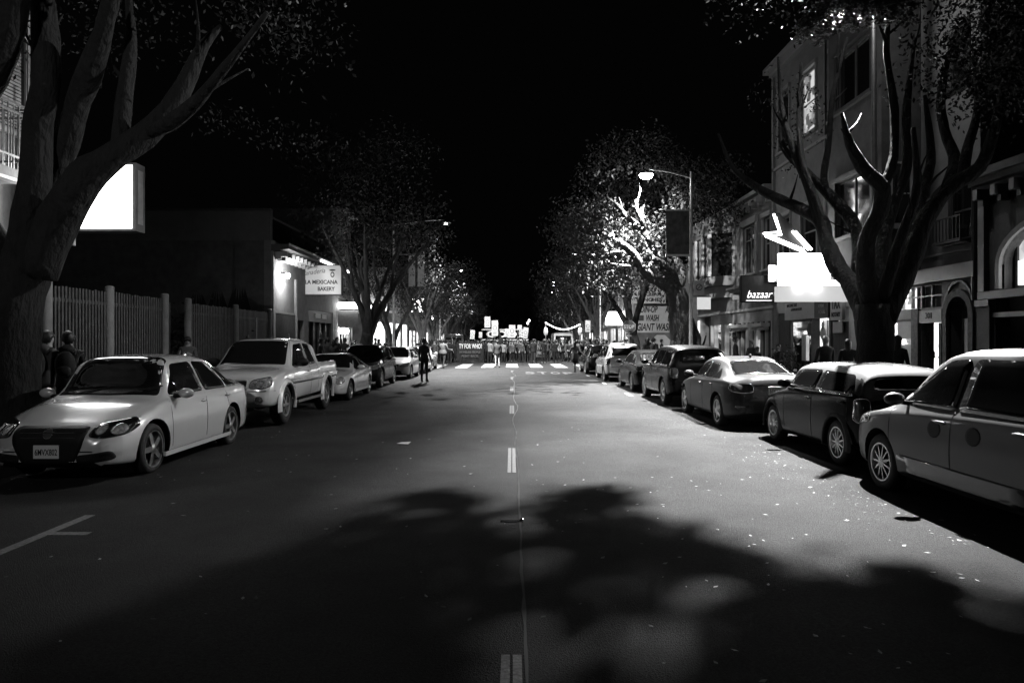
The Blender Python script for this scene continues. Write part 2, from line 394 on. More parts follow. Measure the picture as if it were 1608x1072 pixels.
def arch_ring(T, u0, u1, zs, rise, th, w0, w1, m, b=None, n=16, legs=None):
    """arched band (th wide) over an opening u0..u1 springing at zs"""
    b = b or FB(T); c = (u0+u1)/2; r = (u1-u0)/2
    pi, po = [], []
    for i in range(n+1):
        a = math.pi*i/n; pi.append((c-r*math.cos(a), zs+rise*math.sin(a))); po.append((c-(r+th)*math.cos(a), zs+(rise+th)*math.sin(a)))
    for i in range(n):
        q = [pi[i], pi[i+1], po[i+1], po[i]]
        b.add([(x, w0, z) for x, z in q]+[(x, w1, z) for x, z in q], [(0,1,2,3),(7,6,5,4),(0,4,5,1),(1,5,6,2),(2,6,7,3),(3,7,4,0)], m)
    if legs is not None: b.b(u0-th, u0, w0, w1, legs, zs, m); b.b(u1, u1+th, w0, w1, legs, zs, m)
    return b
def spandrel(T, u0, u1, zs, rise, ztop, w0, w1, m, n=16):
    """fills the corners between an arch and the rectangular hole around it"""
    b = FB(T); c = (u0+u1)/2; r = (u1-u0)/2
    P = [(c-r*math.cos(math.pi*i/n), zs+rise*math.sin(math.pi*i/n)) for i in range(n+1)]
    for i in range(n):
        q = [P[i], P[i+1], (P[i+1][0], ztop), (P[i][0], ztop)]
        b.add([(x, w0, z) for x, z in q]+[(x, w1, z) for x, z in q], [(0,1,2,3),(7,6,5,4),(0,4,5,1),(2,6,7,3)], m)
    return b
TR, TL = FRM['R'](FR), FRM['L'](FL)
def body(T, p, u0, u1, z1, depth=9, m='stucco_dark'):
    """side walls, back and roof behind a facade"""
    b = FB(T); b.b(u0, u0+.25, .302, depth, -.1, z1-.01, m); b.b(u1-.25, u1, .302, depth, -.1, z1-.01, m)
    b.b(u0, u1, depth, depth+.2, -.1, z1-.01, m); b.build('side_wall', p)
    b = FB(T); b.b(u0+.01, u1-.01, .31, depth-.01, z1-.2, z1-.05, 'trim_dark'); b.build('roof', p)
def point(name, loc, w, r=.08, parent=None):
    l = bpy.data.lights.new(name, 'POINT'); l.energy = w; l.shadow_soft_size = r
    o = bpy.data.objects.new(name, l); S.collection.objects.link(o); o.location = loc
    if parent: o.parent = parent; o.location = Vector(loc)-parent.location
    return o
SHOP = glow('shop_interior', 1.3, nscale=2.6, lo=.12); SHOPB = glow('shop_interior_bright', 2.2, nscale=1.8, lo=.35); SHOPD = glow('shop_interior_dim', .25, nscale=3, lo=.1)
def bld(name, label, cat='building', group=None): return tag(empty(name), label, cat, group)

# ---- R1: garage building with arched window (nearest on the right)
r = bld('garage_building', 'single storey stucco building with bracketed cornice, arched window and wide garage opening')
holes = [(10.6, 15.15, -.1, 2.6), (11.9, 14.95, 2.78, 4.15)]
wall(TR, 1, 15.62, -.1, 5.0, holes, 'stucco_mid', r)
spandrel(TR, 11.9, 14.95, 3.3, .8, 4.151, .002, .298, 'stucco_mid').build('arch_spandrel', r)
arch_ring(TR, 11.9, 14.95, 3.3, .8, .12, -.07, .05, 'trim', legs=2.8).build('window_arch', r)
b = FB(TR); b.b(10.6, 15.15, .75, .8, 0, 2.6, 'stucco_dark')
for i in range(12): b.b(10.62, 15.13, .72, .749, .05+i*.21, .2+i*.21, 'trim_dark')
b.build('garage_door', r)
window(TR, r, 12.0, 14.85, 2.8, 4.1, 3, 1, 'trim_dark', SHOPD, w=.25, sill=False)
b = FB(TR); b.b(13.2, 14.7, .16, .2, 2.85, 3.35, glow('lit_shade', .8)); b.build('window_shade', r)
cornice(TR, r, 1, 15.6, 4.95, [(.12,.1),(.3,.12),(.42,.16)], 'stucco_mid', brackets=.55, bm='trim')
b = FB(TR); b.b(1, 15.6, -.1, -.002, 2.6, 2.76, 'trim'); b.b(1, 15.6, -.05, -.003, 2.2, 2.3, 'trim'); b.build('ledge', r)
b = FB(TR)
b.b(15.2, 15.6, -.1, -.002, 0, 2.45, 'stucco_mid'); b.b(15.16, 15.62, -.15, -.001, 2.45, 2.58, 'trim'); b.b(15.35, 15.55, -.12, -.002, 2.77, 4.93, 'trim'); b.build('pilaster', r)
b = FB(TR); b.tube([(15.72, -.08, z) for z in (2.6, 3.8, 5.1)], .06, 'iron'); b.build('drainpipe', r)
body(TR, r, 1, 15.6, 5.0)
# ---- R2: tall stucco house with arched door
r = bld('stucco_house', 'tall pale stucco house with brick arched door and grid transom behind the dark tree')
h = [(15.95, 16.75, -.1, 2.8), (17.05, 17.85, -.1, 2.3), (18.25, 21.0, .5, 2.25), (17.05, 21.0, 2.52, 3.08), (15.95, 16.8, 4.0, 5.4), (15.95, 16.8, 7.6, 9.0), (18.2, 20.6, 4.2, 6.3), (18.2, 20.6, 7.8, 9.8)]
wall(TR, 15.64, 21.6, -.1, 12, h, 'stucco', r)
spandrel(TR, 15.95, 16.75, 2.3, .42, 2.801, .002, .298, 'trim').build('arch_spandrel', r)
arch_ring(TR, 15.95, 16.75, 2.3, .42, .16, -.08, .04, 'brick', legs=0).build('door_arch', r)
arch_ring(TR, 15.9, 16.8, 2.55, .5, .05, -.05, .02, 'trim_dark').build('hood_mould', r)
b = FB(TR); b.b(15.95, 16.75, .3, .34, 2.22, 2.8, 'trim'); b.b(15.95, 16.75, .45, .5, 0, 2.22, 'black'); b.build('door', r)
b = FB(TR); b.b(17.05, 17.85, .5, .55, 0, 2.3, 'trim_dark'); b.b(17.15, 17.4, .47, .499, .3, 2.0, 'black'); b.b(17.5, 17.75, .47, .499, .3, 2.0, 'black'); b.build('door', r)
b = FB(TR); b.b(16.95, 17.95, -.07, -.002, 2.14, 2.45, 'trim'); b.build('number_board', r)
b = MB(); b.text('301', 'ink', .2, Matrix.Translation((FR-.075, 17.45, 2.31)) @ Matrix.Rotation(R(-90), 4, 'Z') @ Matrix.Rotation(R(90), 4, 'X'), bold=.004); b.build('house_number', r)
b = FB(TR)
b.b(17.9, 18.2, -.09, -.002, 0, 2.5, 'brick'); b.b(16.92, 17.03, -.09, -.002, 0, 2.13, 'brick'); b.build('brick_pier', r)
b = FB(TR)
for z0, z1 in ((2.53, 2.8), (2.82, 3.07)):
    n = 9
    for i in range(n+1): c = 17.05+i*3.95/n; b.b(c-.03, c+.03, .02, .1, z0, z1, 'trim')
b.b(17.05, 21.0, .021, .101, 2.79, 2.83, 'trim'); o = b.build('transom_frame', r)
b = FB(TR); b.b(17.05, 18.3, .12, .13, 2.53, 3.07, 'stucco_mid'); b.b(18.3, 21.0, .12, .13, 2.53, 3.07, SHOP); b.build('transom_pane', r)
window(TR, r, 18.25, 19.5, .5, 2.25, 1, 1, 'trim', 'clear', w=.1); window(TR, r, 19.5, 21.0, .5, 2.25, 1, 1, 'trim', 'clear', w=.1)
lit(TR, r, 18.25, 21.0, .3, 2.4, SHOPB)
b = FB(TR); b.b(18.45, 19.1, .05, .07, 1.75, 2.2, 'sign_face'); b.b(18.4, 18.95, .05, .07, .75, 1.6, 'card'); b.build('window_poster', r)
b = FB(TR); b.b(15.64, 21.6, -.16, -.002, 3.12, 3.46, 'trim'); b.b(15.64, 21.6, -.05, -.003, 3.75, 3.8, 'trim'); b.build('ledge', r)
window(TR, r, 15.95, 16.8, 4.0, 5.4, 1, 2, 'trim_dark'); window(TR, r, 15.95, 16.8, 7.6, 9.0, 1, 2, 'trim_dark')
b = FB(TR)
b.b(15.85, 16.9, -.32, -.29, 4.5, 4.53, 'iron'); b.b(15.85, 16.9, -.32, -.29, 3.98, 4.01, 'iron')
for i in range(9): c = 15.86+i*.127; b.b(c, c+.02, -.315, -.295, 4.0, 4.5, 'iron')
b.b(15.85, 16.9, -.32, -.002, 3.94, 3.975, 'iron'); b.build('window_grille', r)
# bay
b = FB(TR); b.b(17.9, 18.1, -.95, -.002, 3.7, 11, 'stucco_dark'); b.b(20.7, 20.9, -.95, -.002, 3.7, 11, 'stucco_dark'); b.b(17.9, 20.9, -.951, -.01, 3.47, 3.7, 'stucco_dark')
b.b(17.9, 20.9, -1.0, -.95, 3.7, 4.6, 'stucco_dark'); b.b(17.9, 20.9, -1.0, -.95, 6.2, 8.2, 'stucco_dark'); b.b(17.9, 20.9, -1.0, -.95, 9.8, 11, 'stucco_dark')
b.b(17.9, 18.4, -1.0, -.95, 4.6, 6.2, 'stucco_dark'); b.b(20.4, 20.9, -1.0, -.95, 4.6, 6.2, 'stucco_dark'); b.b(17.9, 18.4, -1, -.95, 8.2, 9.8, 'stucco_dark'); b.b(20.4, 20.9, -1, -.95, 8.2, 9.8, 'stucco_dark'); b.b(17.9, 20.9, -1.05, -.003, 11, 11.1, 'stucco_dark')
b.build('bay', r)
TB = FRM['R'](FR-1.0)
for z0, z1 in ((4.6, 6.2), (8.2, 9.8)): window(TB, r, 18.4, 20.4, z0, z1, 2, 1, 'trim_dark', w=.1, case=.08)
# window facing camera on bay side
TC = FRM['C'](17.9)
window(FRM['C'](17.88), r, FR-.8, FR-.25, 4.6, 6.2, 1, 2, 'trim', w=.0, f=.05, sill=True)
body(TR, r, 15.64, 21.6, 12, m='stucco_mid')
# ---- R3: tax shop house
r = bld('tax_shop_building', 'three storey pale plaster house above the lit tax shop front')
h = [(21.9, 22.9, 4.4, 6.4), (24.0, 25.3, 4.6, 6.4), (26.3, 27.3, 4.6, 6.4), (21.9, 22.9, 8.8, 11), (24.1, 25.4, 8.9, 11.1), (26.4, 27.4, 8.9, 11.1), (21.75, 27.6, -.1, 2.75)]
wall(TR, 21.62, 27.95, -.1, 12.2, h, 'stucco', r)
for u0, u1, z0, z1 in h[:6]: window(TR, r, u0, u1, z0, z1, 1, 2, 'trim', SHOPD if (u0, z0) in ((24.1, 8.9),) else 'glass', case=.1)
b = FB(TR); b.b(21.62, 27.95, -.12, -.002, 3.45, 3.6, 'trim'); b.b(21.62, 27.95, -.1, -.002, 8.3, 8.4, 'trim'); b.b(23.3, 23.38, -.06, -.002, 3.6, 12, 'trim'); b.b(27.8, 27.94, -.1, -.003, 3.6, 12, 'trim'); b.build('moulding', r)
cornice(TR, r, 21.62, 27.95, 12.0, [(.2,.1),(.45,.2)], 'trim')
b = FB(TR); b.b(26.5, 27.6, .05, .2, -.1, 2.75, 'wood'); b.b(21.75, 22.9, .05, .2, -.1, 2.3, 'wood'); b.b(24.35, 24.5, .0, .25, -.1, 2.45, 'trim_dark'); b.b(23.0, 23.12, 0, .25, -.1, 2.45, 'trim_dark'); b.b(24.5, 26.5, .02, .25, -.1, .5, 'wood'); b.b(23.0, 26.5, .02, .25, 2.45, 2.75, 'trim_dark')
b.build('shopfront', r)
window(TR, r, 24.5, 26.5, .5, 2.45, 1, 1, 'trim_dark', 'clear', w=.12); lit(TR, r, 24.45, 26.5, .3, 2.5, SHOPB)
b = FB(TR); b.b(23.15, 24.3, .35, .38, .05, 2.4, SHOPD); o = b.build('door', r)
b = FB(TR)
for c in (23.2, 23.55, 23.9, 24.25): b.b(c, c+.03, .3, .33, .05, 2.4, 'steel')
b.b(23.15, 24.3, .29, .34, 1.0, 1.06, 'steel'); b.build('door_grille', o)
for u, z, rr_, m_ in ((24.75, 2.1, .24, 'cloth_mid'), (23.7, 1.95, .22, 'sign_face'), (23.7, 2.22, .12, 'steel')):
    b = FB(TR); n = 20; b.add([(u+rr_*math.cos(6.283*k/n), .06, z+rr_*math.sin(6.283*k/n)) for k in range(n)], [tuple(range(n))], m_); b.build('round_sticker', r)
b = FB(TR); b.b(25.05, 25.4, .05, .06, 1.0, 1.9, 'card'); b.build('window_poster', r)
b = FB(TR); b.b(24.0, 26.6, -.1, -.01, 2.47, 3.1, 'sign_face'); b.b(22.95, 24.0, -.1, -.01, 2.47, 3.1, 'ink'); o = b.build('sign_band', r)
b = MB(); mx = lambda u, z, off=.112: Matrix.Translation((FR-off, u, z)) @ Matrix.Rotation(R(-90), 4, 'Z') @ Matrix.Rotation(R(90), 4, 'X')

for t_, m2, sz, u_, z_ in (('INCOME TAX', 'ink', .15, 25.9, 2.98), ('& IMMIGRATION', 'ink', .13, 25.5, 2.82), ('OPEN', 'sign_face', .15, 23.45, 2.85), ('HOURS', 'sign_face', .15, 23.4, 2.65)):
    b = MB(); b.text(t_, m2, sz, mx(u_, z_)); b.build('lettering', o)
b = FB(TR); b.b(21.95, 22.75, -.12, -.005, 2.35, 3.02, 'sign_face'); o = b.build('tax_sign', r)
b = MB(); b.text('TAX', 'cloth_mid', .42, mx(22.35, 2.84, .126), width=.62, bold=.012); b.text('NOTARY', 'cloth_dark', .2, mx(22.35, 2.52, .126), width=.6, bold=.004); b.build('sign_lettering', o)
b = FB(TR); b.b(22.05, 22.7, -.06, -.005, 1.95, 2.3, 'sign_face'); b.build('notice', r)
body(TR, r, 21.62, 27.95, 12.2, m='stucco_mid')
# marquee with arrow
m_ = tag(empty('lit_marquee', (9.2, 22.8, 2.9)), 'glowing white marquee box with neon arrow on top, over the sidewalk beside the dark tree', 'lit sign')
b = MB(); b.box(-1.0, 1.08, -1.02, -.86, .47, 1.5, 'trim'); b.box(-1.1, 1.08, -1.12, -.85, 0, .46, glow('marquee_base_glow', .22)); b.build('housing', m_)  # base band glows in place of bulb light falling on it
b = MB(); b.box(-.97, 1.05, -1.03, -1.021, .5, 1.47, glow('marquee_face', 9)); b.box(-1.012, -1.001, -1.0, -.88, .5, 1.47, glow('marquee_face', 9)); b.build('sign_face', m_)
b = MB()
for x in (-.45, .05): b.ball((x, -1.14, .47), .09, glow('bulb', 25), (1.2, .8, .5), 6)
b.build('bulb', m_)
def rel(pts, o): return [Vector(p)-o.location for p in pts]
A1 = [px(1215, 336, 21.9), px(1224, 364, 21.9), px(1199, 366, 21.9), px(1262, 392, 21.9)]
A2 = [px(1244, 363, 21.9), px(1270, 392, 21.9)]
b = MB(); NE = glow('neon_tube', 5)
for off in (0, .09):
    b.tube([p+Vector((off*.6, 0, -off)) for p in rel(A1, m_)], .035, NE, 6); b.tube([p+Vector((off, 0, 0)) for p in rel(A2, m_)], .035, NE, 6)
b.build('neon_arrow', m_)
b = MB(); q = [(p.x, p.z) for p in rel(A1+A2[::-1], m_)]; b.prism([(q[0][0]-.06, q[0][1]+.05), (q[1][0]-.02,q[1][1]+.06), (q[2][0]-.1,q[2][1]), (q[3][0]-.1,q[3][1]), (q[4][0]+.15,q[4][1]), (q[5][0]+.15,q[5][1]+.03), (q[0][0]+.2, q[0][1]+.05)], -.82, -.76, 'black'); b.build('arrow_board', m_)
# glowing strip added for a lit sliver of wall, then a small lit sign
b = MB(); b.box(FR-.5, FR-.3, 20.62, 20.8, 3.5, 4.9, 'lightbox'); b.box(FR-.52, FR-.002, 20.81, 20.85, 3.48, 4.92, 'trim'); tag(b.build('lit_wall_strip'), 'slim glowing strip added for a lit sliver of wall between the dark tree limbs', 'lit sign')
b = MB(); b.box(9.9, 10.1, 27.3, 27.4, 4.0, 4.6, 'lightbox'); b.box(9.88, FR-.002, 27.41, 27.46, 3.98, 4.62, 'trim'); tag(b.build('lit_wall_strip'), 'tiny upright lit sign left of the glowing marquee, above the neon script sign', 'lit sign')
# ---- R4: Victorian
r = bld('bay_window_house', 'two storey wooden house with bay window and white trim behind the street lamp pole')
h = [(30.1, 31.7, 4.6, 6.7), (28.3, 29.1, 4.6, 6.7), (28.2, 39.2, .0, 3.0)]
wall(TR, 27.97, 39.4, -.1, 7.9, h, 'stucco_mid', r)
window(TR, r, 30.1, 31.7, 4.6, 6.7, 2, 1, 'trim', case=.22); window(TR, r, 28.3, 29.1, 4.6, 6.7, 1, 2, 'trim', case=.15)
b = FB(TR); b.b(30.3, 31.5, .06, .075, 6.05, 6.1, 'trim'); b.build('window_bar', r)
b = FB(TR); P = [(33.0, 0), (33.8, -.95), (37.4, -.95), (38.2, 0)]
b.prism(P, 4.3, 4.75, 'stucco_mid', 'z'); b.prism(P, 6.75, 7.6, 'stucco_mid', 'z'); b.prism([(33.4, 0), (34.1, -.6), (37.1, -.6), (37.8, 0)], 3.75, 4.3, 'stucco', 'z')
for u, w in P: b.b(u-.1, u+.1, w-.06, w+.1, 4.75, 6.75, 'trim')
for u in (34.9, 36.2): b.b(u-.12, u+.12, -1.0, -.9, 4.75, 6.75, 'trim')
b.build('bay', r)
b = FB(TR); b.prism([(33.1, 0), (33.85, -.86), (37.35, -.86), (38.1, 0)], 4.75, 6.75, 'glass', 'z'); b.build('bay_glass', r)
cornice(TR, r, 27.97, 39.4, 7.6, [(.15,.12),(.4,.16)], 'trim', brackets=.8)
cornice(TR, r, 28.0, 32.6, 3.75, [(.15,.12),(.35,.12),(.5,.1)], 'trim_dark', name='shop_cornice', brackets=1.2, bm='trim')
b = FB(TR); b.b(28.0, 39.3, -.04, -.002, 3.0, 3.1, 'trim'); b.b(28.2, 33.3, .03, .1, 2.5, 3.0, 'stucco'); b.build('fascia', r)
for u0 in (28.4, 31.2):
    b = FB(TR); b.b(u0, u0+1.7, -.35, -.005, 2.28, 2.42, 'trim'); b.b(u0+.1, u0+1.6, -.22, -.006, 2.14, 2.28, 'trim'); b.build('door_hood', r)
b = FB(TR); b.b(28.2, 33.3, .05, .2, 0, .5, 'wood')
for u in (28.25, 28.9, 29.5, 30.2, 30.8, 31.3, 31.9, 32.6, 33.25): b.b(u-.05, u+.05, .0, .22, 0, 2.5, 'trim')
b.b(28.2, 33.3, .1, .14, .5, 2.5, 'glass'); b.b(29.55, 30.15, .06, .09, .5, 2.45, SHOPD); b.build('shop_door', r)
b = FB(TR); b.b(33.4, 36.9, .02, .2, 0, .5, 'wood'); b.b(33.4, 36.9, .02, .2, 2.5, 3.0, 'trim_dark')
for u in (33.4, 34.4, 35.0, 36.2, 36.85): b.b(u-.04, u+.04, .0, .22, .5, 2.5, 'trim')
b.build('cafe_window_frame', r); b = FB(TR); b.b(33.4, 36.9, .1, .11, .5, 2.5, 'clear'); b.build('cafe_pane', r); lit(TR, r, 33.4, 36.9, .3, 2.8, SHOP)
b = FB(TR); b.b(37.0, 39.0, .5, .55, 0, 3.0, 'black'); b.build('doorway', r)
b = FB(TR); b.b(39.05, 39.3, -.03, .02, .2, 2.8, glow('lit_shade', .8)); b.build('lit_strip', r)
body(TR, r, 27.97, 39.4, 7.9, m='stucco_mid')
# bazaar neon
M['neon_script_m'] = glow('neon_script', 1.6)
m_ = tag(empty('neon_sign', (9.6, 27.8, 3.2)), 'dark projecting sign box with white neon script reading bazaar', 'neon sign')
b = MB(); b.box(-.68, .69, -.12, .12, 0, 1.05, 'black'); b.box(-.66, .67, -.135, -.121, .03, 1.02, 'trim_dark'); b.build('housing', m_)
b = MB(); b.text('bazaar', glow('neon_script', 1.6), .42, Matrix.Translation((0, -.155, .3)) @ Matrix.Rotation(R(90), 4, 'X'), depth=.004, shear=.35, bold=-.008, width=.98); b.build('neon_script', m_)
b = MB(); b.box(-.5, .5, -.17, -.15, .06, .07, 'neon_script_m'); b.build('neon_underline', m_)
# ---- R5 laundry across the side street
r = bld('laundry_building', 'corner building with painted GIANT WASHER wall across the side street on the right')
TC = FRM['C'](60.0)
wall(TC, 10.3, 24, -.1, 7.4, [], 'stucco_mid', r)
wall(FRM['R'](10.0), 60.3, 74, -.1, 8.2, [(60.8, 62.6, -.1, 2.9), (64, 67, .6, 2.9), (69, 72, .6, 2.9), (62, 63.2, 4.4, 6.4), (66, 67.2, 4.4, 6.4), (70, 71.2, 4.4, 6.4)], 'stucco', r)
for u in (62, 66, 70): window(FRM['R'](10.0), r, u, u+1.2, 4.4, 6.4, 1, 2)
for u in (64, 69): lit(FRM['R'](10.0), r, u, u+3, .5, 2.9, SHOPB, .4)
b = FB(FRM['R'](10.0)); b.b(60.8, 62.6, .3, .35, 0, 2.9, SHOPB); b.build('lit_doorway', r)
b = MB(); b.box(10.42, 14.1, 59.93, 59.99, 2.4, 4.72, 'sign_face'); o = b.build('painted_board', r)
b = MB()
tx = lambda s, x, z, sz, w, sh=.25, m='ink', y=59.915: b.text(s, m, sz, face_cam(x, y, z), depth=.004, shear=sh, bold=.02, width=w)
tx('COIN-OP', 11.35, 4.32, .72, 1.75); tx('AND', 13.3, 4.32, .72, .8); tx('WASH', 11.8, 3.6, .72, 1.1); tx('BY', 13.3, 3.6, .72, .5); tx('GIANT WASHER', 12.25, 2.83, .85, 3.5)
b.box(10.6, 11.1, 59.9, 59.925, 3.4, 3.85, 'cloth_mid'); b.build('painted_lettering', o)
b = MB(); b.add([(10.9, 59.94, 1.1), (14, 59.94, 1.1), (12.9, 59.94, 2.2), (12.2, 59.94, 2.2)], [(0,1,2,3)], 'sign_face'); b.box(10.32, 15, 59.95, 59.985, .2, 2.38, 'stucco_dark'); b.build('painted_dado', r)
o = tag(empty('lunch_sign', (11.4, 59.2, 4.8)), 'pale sign board reading LUNCHES above the giant washer wall', 'sign')
b = MB(); b.box(-1.45, 1.35, -.15, .15, 0, 1.45, 'sign_face'); b.box(-1.45, -1.4, .16, .7, .2, .3, 'iron'); b.build('board', o)
b = MB(); 
for s_, z_, w_, m2 in (('CAFE &', 1.15, 1.2, 'ink'), ('ICE CREAM', .75, 1.9, 'cloth_mid'), ('LUNCHES', .3, 2.1, 'ink')): b.text(s_, m2, .4, Matrix.Translation((0, -.16, z_)) @ Matrix.Rotation(R(90), 4, 'X'), bold=.014, width=w_)
b.build('lettering', o)
body(FRM['R'](10.0), r, 60.3, 74, 8.2, m='stucco_mid')
def lightbox(x0, x1, z0, z1, y, label, s='lightbox', nm='lit_box_sign', wallx=None):
    o = tag(empty(nm, ((x0+x1)/2, y, z0)), label, 'lit sign'); w = (x1-x0)/2; h = z1-z0
    b = MB(); b.box(-w-.04, w+.04, -.12, .12, -.04, h+.04, 'trim_dark')
    if wallx is not None: b.box(min(w, wallx-(x0+x1)/2), max(-w, wallx-(x0+x1)/2), -.02, .02, h*.4, h*.4+.06, 'iron')
    b.build('housing', o)
    b = MB(); b.box(-w, w, -.13, -.121, 0, h, s); b.box(-w, w, .121, .13, 0, h, s); b.build('sign_face', o); return o
lightbox(8.35, 10.0, 3.1, 4.3, 63.6, 'blank glowing box sign projecting just left of the stop sign', wallx=10.0)
lightbox(9.0, 9.95, 3.7, 4.5, 80, 'smaller glowing box sign beyond the thin pale pole', wallx=10.3)
# ---- far right row
def row_house(T, u0, u1, H, m, label, side_glow=True, seed=0):
    r = bld('row_house', label, group='row houses beyond the crossing'); rr = random.Random(seed); n = max(1, int((u1-u0)/2.6)); w = (u1-u0)/n; holes = []; wins = []
    for i in range(n):
        a = u0+i*w+.45; z = u0+(i+1)*w-.45
        holes.append((a, z, .5, 2.8)); wins.append((a, z, .5, 2.8, True))
        for k in (4.2, 7.4):
            if k+1.8 < H: holes.append((a+.2, z-.2, k, k+1.8)); wins.append((a+.2, z-.2, k, k+1.8, False))
    wall(T, u0, u1, -.1, H, holes, m, r)
    for a, z, c, d, s in wins: window(T, r, a, z, c, d, 1, 2, 'trim', (rr.choice([SHOP, SHOPB, SHOPD]) if s else 'glass'), w=.15)
    cornice(T, r, u0, u1, H-.2, [(.15,.1),(.35,.14)], 'trim'); cornice(T, r, u0, u1, 3.1, [(.1,.3)], 'trim', name='fascia')
    body(T, r, u0, u1, H); return r
for i, (a, c, H, m) in enumerate([(74.2, 84, 9.5, 'stucco'), (84.2, 96, 8.2, 'stucco_mid'), (96.2, 112, 10, 'stucco')]):
    row_house(TR, a, c, H, m, ['tall pale row house next beyond the laundry corner', 'lower grey row house second beyond the laundry', 'farthest pale row house on the right side'][i], seed=i)
for i, (a, c, H, m) in enumerate([(71.2, 82, 9.0, 'stucco'), (82.2, 95, 8.0, 'stucco_mid'), (95.2, 112, 10, 'stucco')]):
    row_house(TL, a, c, H, m, ['pale row house next beyond the lit corner shop on the left', 'lower grey row house beyond the left corner shop', 'farthest pale row house on the left side'][i], seed=i+7)
# ================================================================ left side
r = bld('balcony_house', 'tall plaster house with railed balcony, partly hidden by the big tree at far left')
wall(TL, 1, 15.35, -.1, 12, [(8, 9, 5, 7.3), (10.6, 12.2, 4.9, 7.3), (14.15, 15.0, 6.0, 8.0), (4, 8, .5, 3)], 'stucco_mid', r)
window(TL, r, 8, 9, 5, 7.3, 1, 2); window(TL, r, 10.6, 12.2, 4.9, 7.3, 2, 1, sill=False); window(TL, r, 14.15, 15.0, 6.0, 8.0, 1, 2, case=.08); window(TL, r, 4, 8, .5, 3, 3, 1)
b = FB(TL)
for i in range(26): b.b(14.2, 14.95, .02, .05, 6.05+i*.074, 6.10+i*.074, 'trim')
b.build('shutter', r)
b = FB(TL); b.b(9.6, 13.7, -1.05, -.002, 4.72, 4.9, 'stucco_mid'); b.b(9.6, 13.7, -1.08, -.9, 4.66, 4.719, 'trim'); b.build('balcony_slab', r)
b = FB(TL)
for z in (5.12, 5.95): b.b(9.6, 13.7, -1.03, -.99, z, z+.04, 'steel'); b.b(13.66, 13.7, -.99, -.01, z, z+.04, 'steel')
b.b(9.6, 13.7, -1.035, -.985, 6.1, 6.15, 'steel'); b.b(13.65, 13.7, -.985, -.01, 6.1, 6.15, 'steel')
for i in range(29): c = 9.62+i*.145; b.b(c, c+.02, -1.02, -1.0, 4.9, 6.1, 'steel')
for i in range(7): c = -.15-i*.13; b.b(13.67, 13.69, c, c+.02, 4.9, 6.1, 'steel')
b.build('balcony_railing', r)
b = FB(TL); b.b(15.0, 15.36, -.08, -.002, -.1, 3.6, 'stucco'); b.b(15.02, 15.3, -.08, -.002, 3.8, 12, 'trim'); b.b(1, 15.36, -.1, -.003, 3.6, 3.78, 'trim'); b.build('corner_pilaster', r)
b = MB(); b.box(-13.5, -10.32, 15.352, 15.5, -.1, 4.4, 'stucco_mid'); b.build('return_wall', r)
body(TL, r, 1, 15.35, 12)
# bright billboard box
o = tag(empty('lit_billboard', (-8.55, 14.6, 3.98)), 'large blank glowing white sign box partly behind the limb of the big tree', 'lit sign')
b = MB(); b.box(-1.25, .92, -.18, .18, -.05, 1.33, 'trim_dark'); b.build('housing', o)
b = MB(); b.box(-1.22, .85, -.192, -.182, 0, 1.28, 'lightbox'); b.box(-1.2, .87, .182, .19, 0, 1.28, glow('lightbox_back', 1.3)); b.box(.921, .925, -.1, .1, .1, 1.2, 'steel'); b.build('sign_face', o)
b = MB(); b.tube([(-.58, .22, -.3), (-.58, .22, 3.2)], .035, 'steel'); b.box(-1.7, -.5, .19, .25, .3, .36, 'iron'); b.box(-1.7, -.5, .19, .25, 1.0, 1.06, 'iron'); b.build('bracket', o)
point('sign_spill', (-8.6, 13.9, 4.5), 15, .4, o)
b = MB(); b.box(-9.55, -9.42, 15.3, 15.5, 4.9, 4.98, 'steel'); b.ball((-9.4, 15.35, 4.95), .05, glow('bulb', 25), n=6); b.box(-10.28, -9.5, 15.4, 15.43, 4.92, 4.95, 'steel'); tag(b.build('bracket_lamp'), 'tiny bulb on a bracket above the glowing billboard', 'lamp')
# fence
def picket(u0, u1, zt, label, posts, zt2=None):
    zt2 = zt2 or zt; r = tag(empty('picket_fence', (FL, u0, WALK)), label, 'fence', 'slatted fence along the left sidewalk')
    f = lambda u: zt+(zt2-zt)*(u-u0)/(u1-u0)-WALK
    b = MB(); n = int((u1-u0)/.13)
    for i in range(n):
        u = i*.13+.03; b.box(-.02, .0, u, u+.06, .05, f(u0+u)+random.Random(i).uniform(-.02, .02), 'wood_pale')
    b.build('slat_panel', r)
    b = MB()
    for z in (.35, f(u0)-.35): b.box(-.07, -.021, 0, u1-u0, z, z+.08, 'wood_pale')
    b.build('rail', r)
    for u in posts:
        b = MB(); b.tube([(.0, u-u0, 0), (.0, u-u0, f(u)+.12)], .11, 'stucco_mid', 14); b.ball((0, u-u0, f(u)+.12), .11, 'stucco_mid', (1,1,.4), 6); b.build('post', r, angle=40)
M['wood_pale'] = mat('painted_slat', .1, .6, nscale=5, namt=.35)
picket(15.6, 21.2, 2.95, 'tall vertical slat fence with round posts beside the two walkers on the left', (15.75, 18.2, 21.1))
picket(22.5, 30.3, 2.9, 'second slat fence running from the dark gateway to the bakery', (22.6, 26.5, 30.2))
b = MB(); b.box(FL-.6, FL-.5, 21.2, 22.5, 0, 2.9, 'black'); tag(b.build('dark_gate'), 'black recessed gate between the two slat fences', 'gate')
b = MB(); b.tube([(-9.9, 27.5, 0), (-9.9, 27.5, 2.6)], .04, 'steel'); tag(b.build('bollard_pole'), 'thin pale metal pole in front of the second fence, above the pickup cab', 'pole')
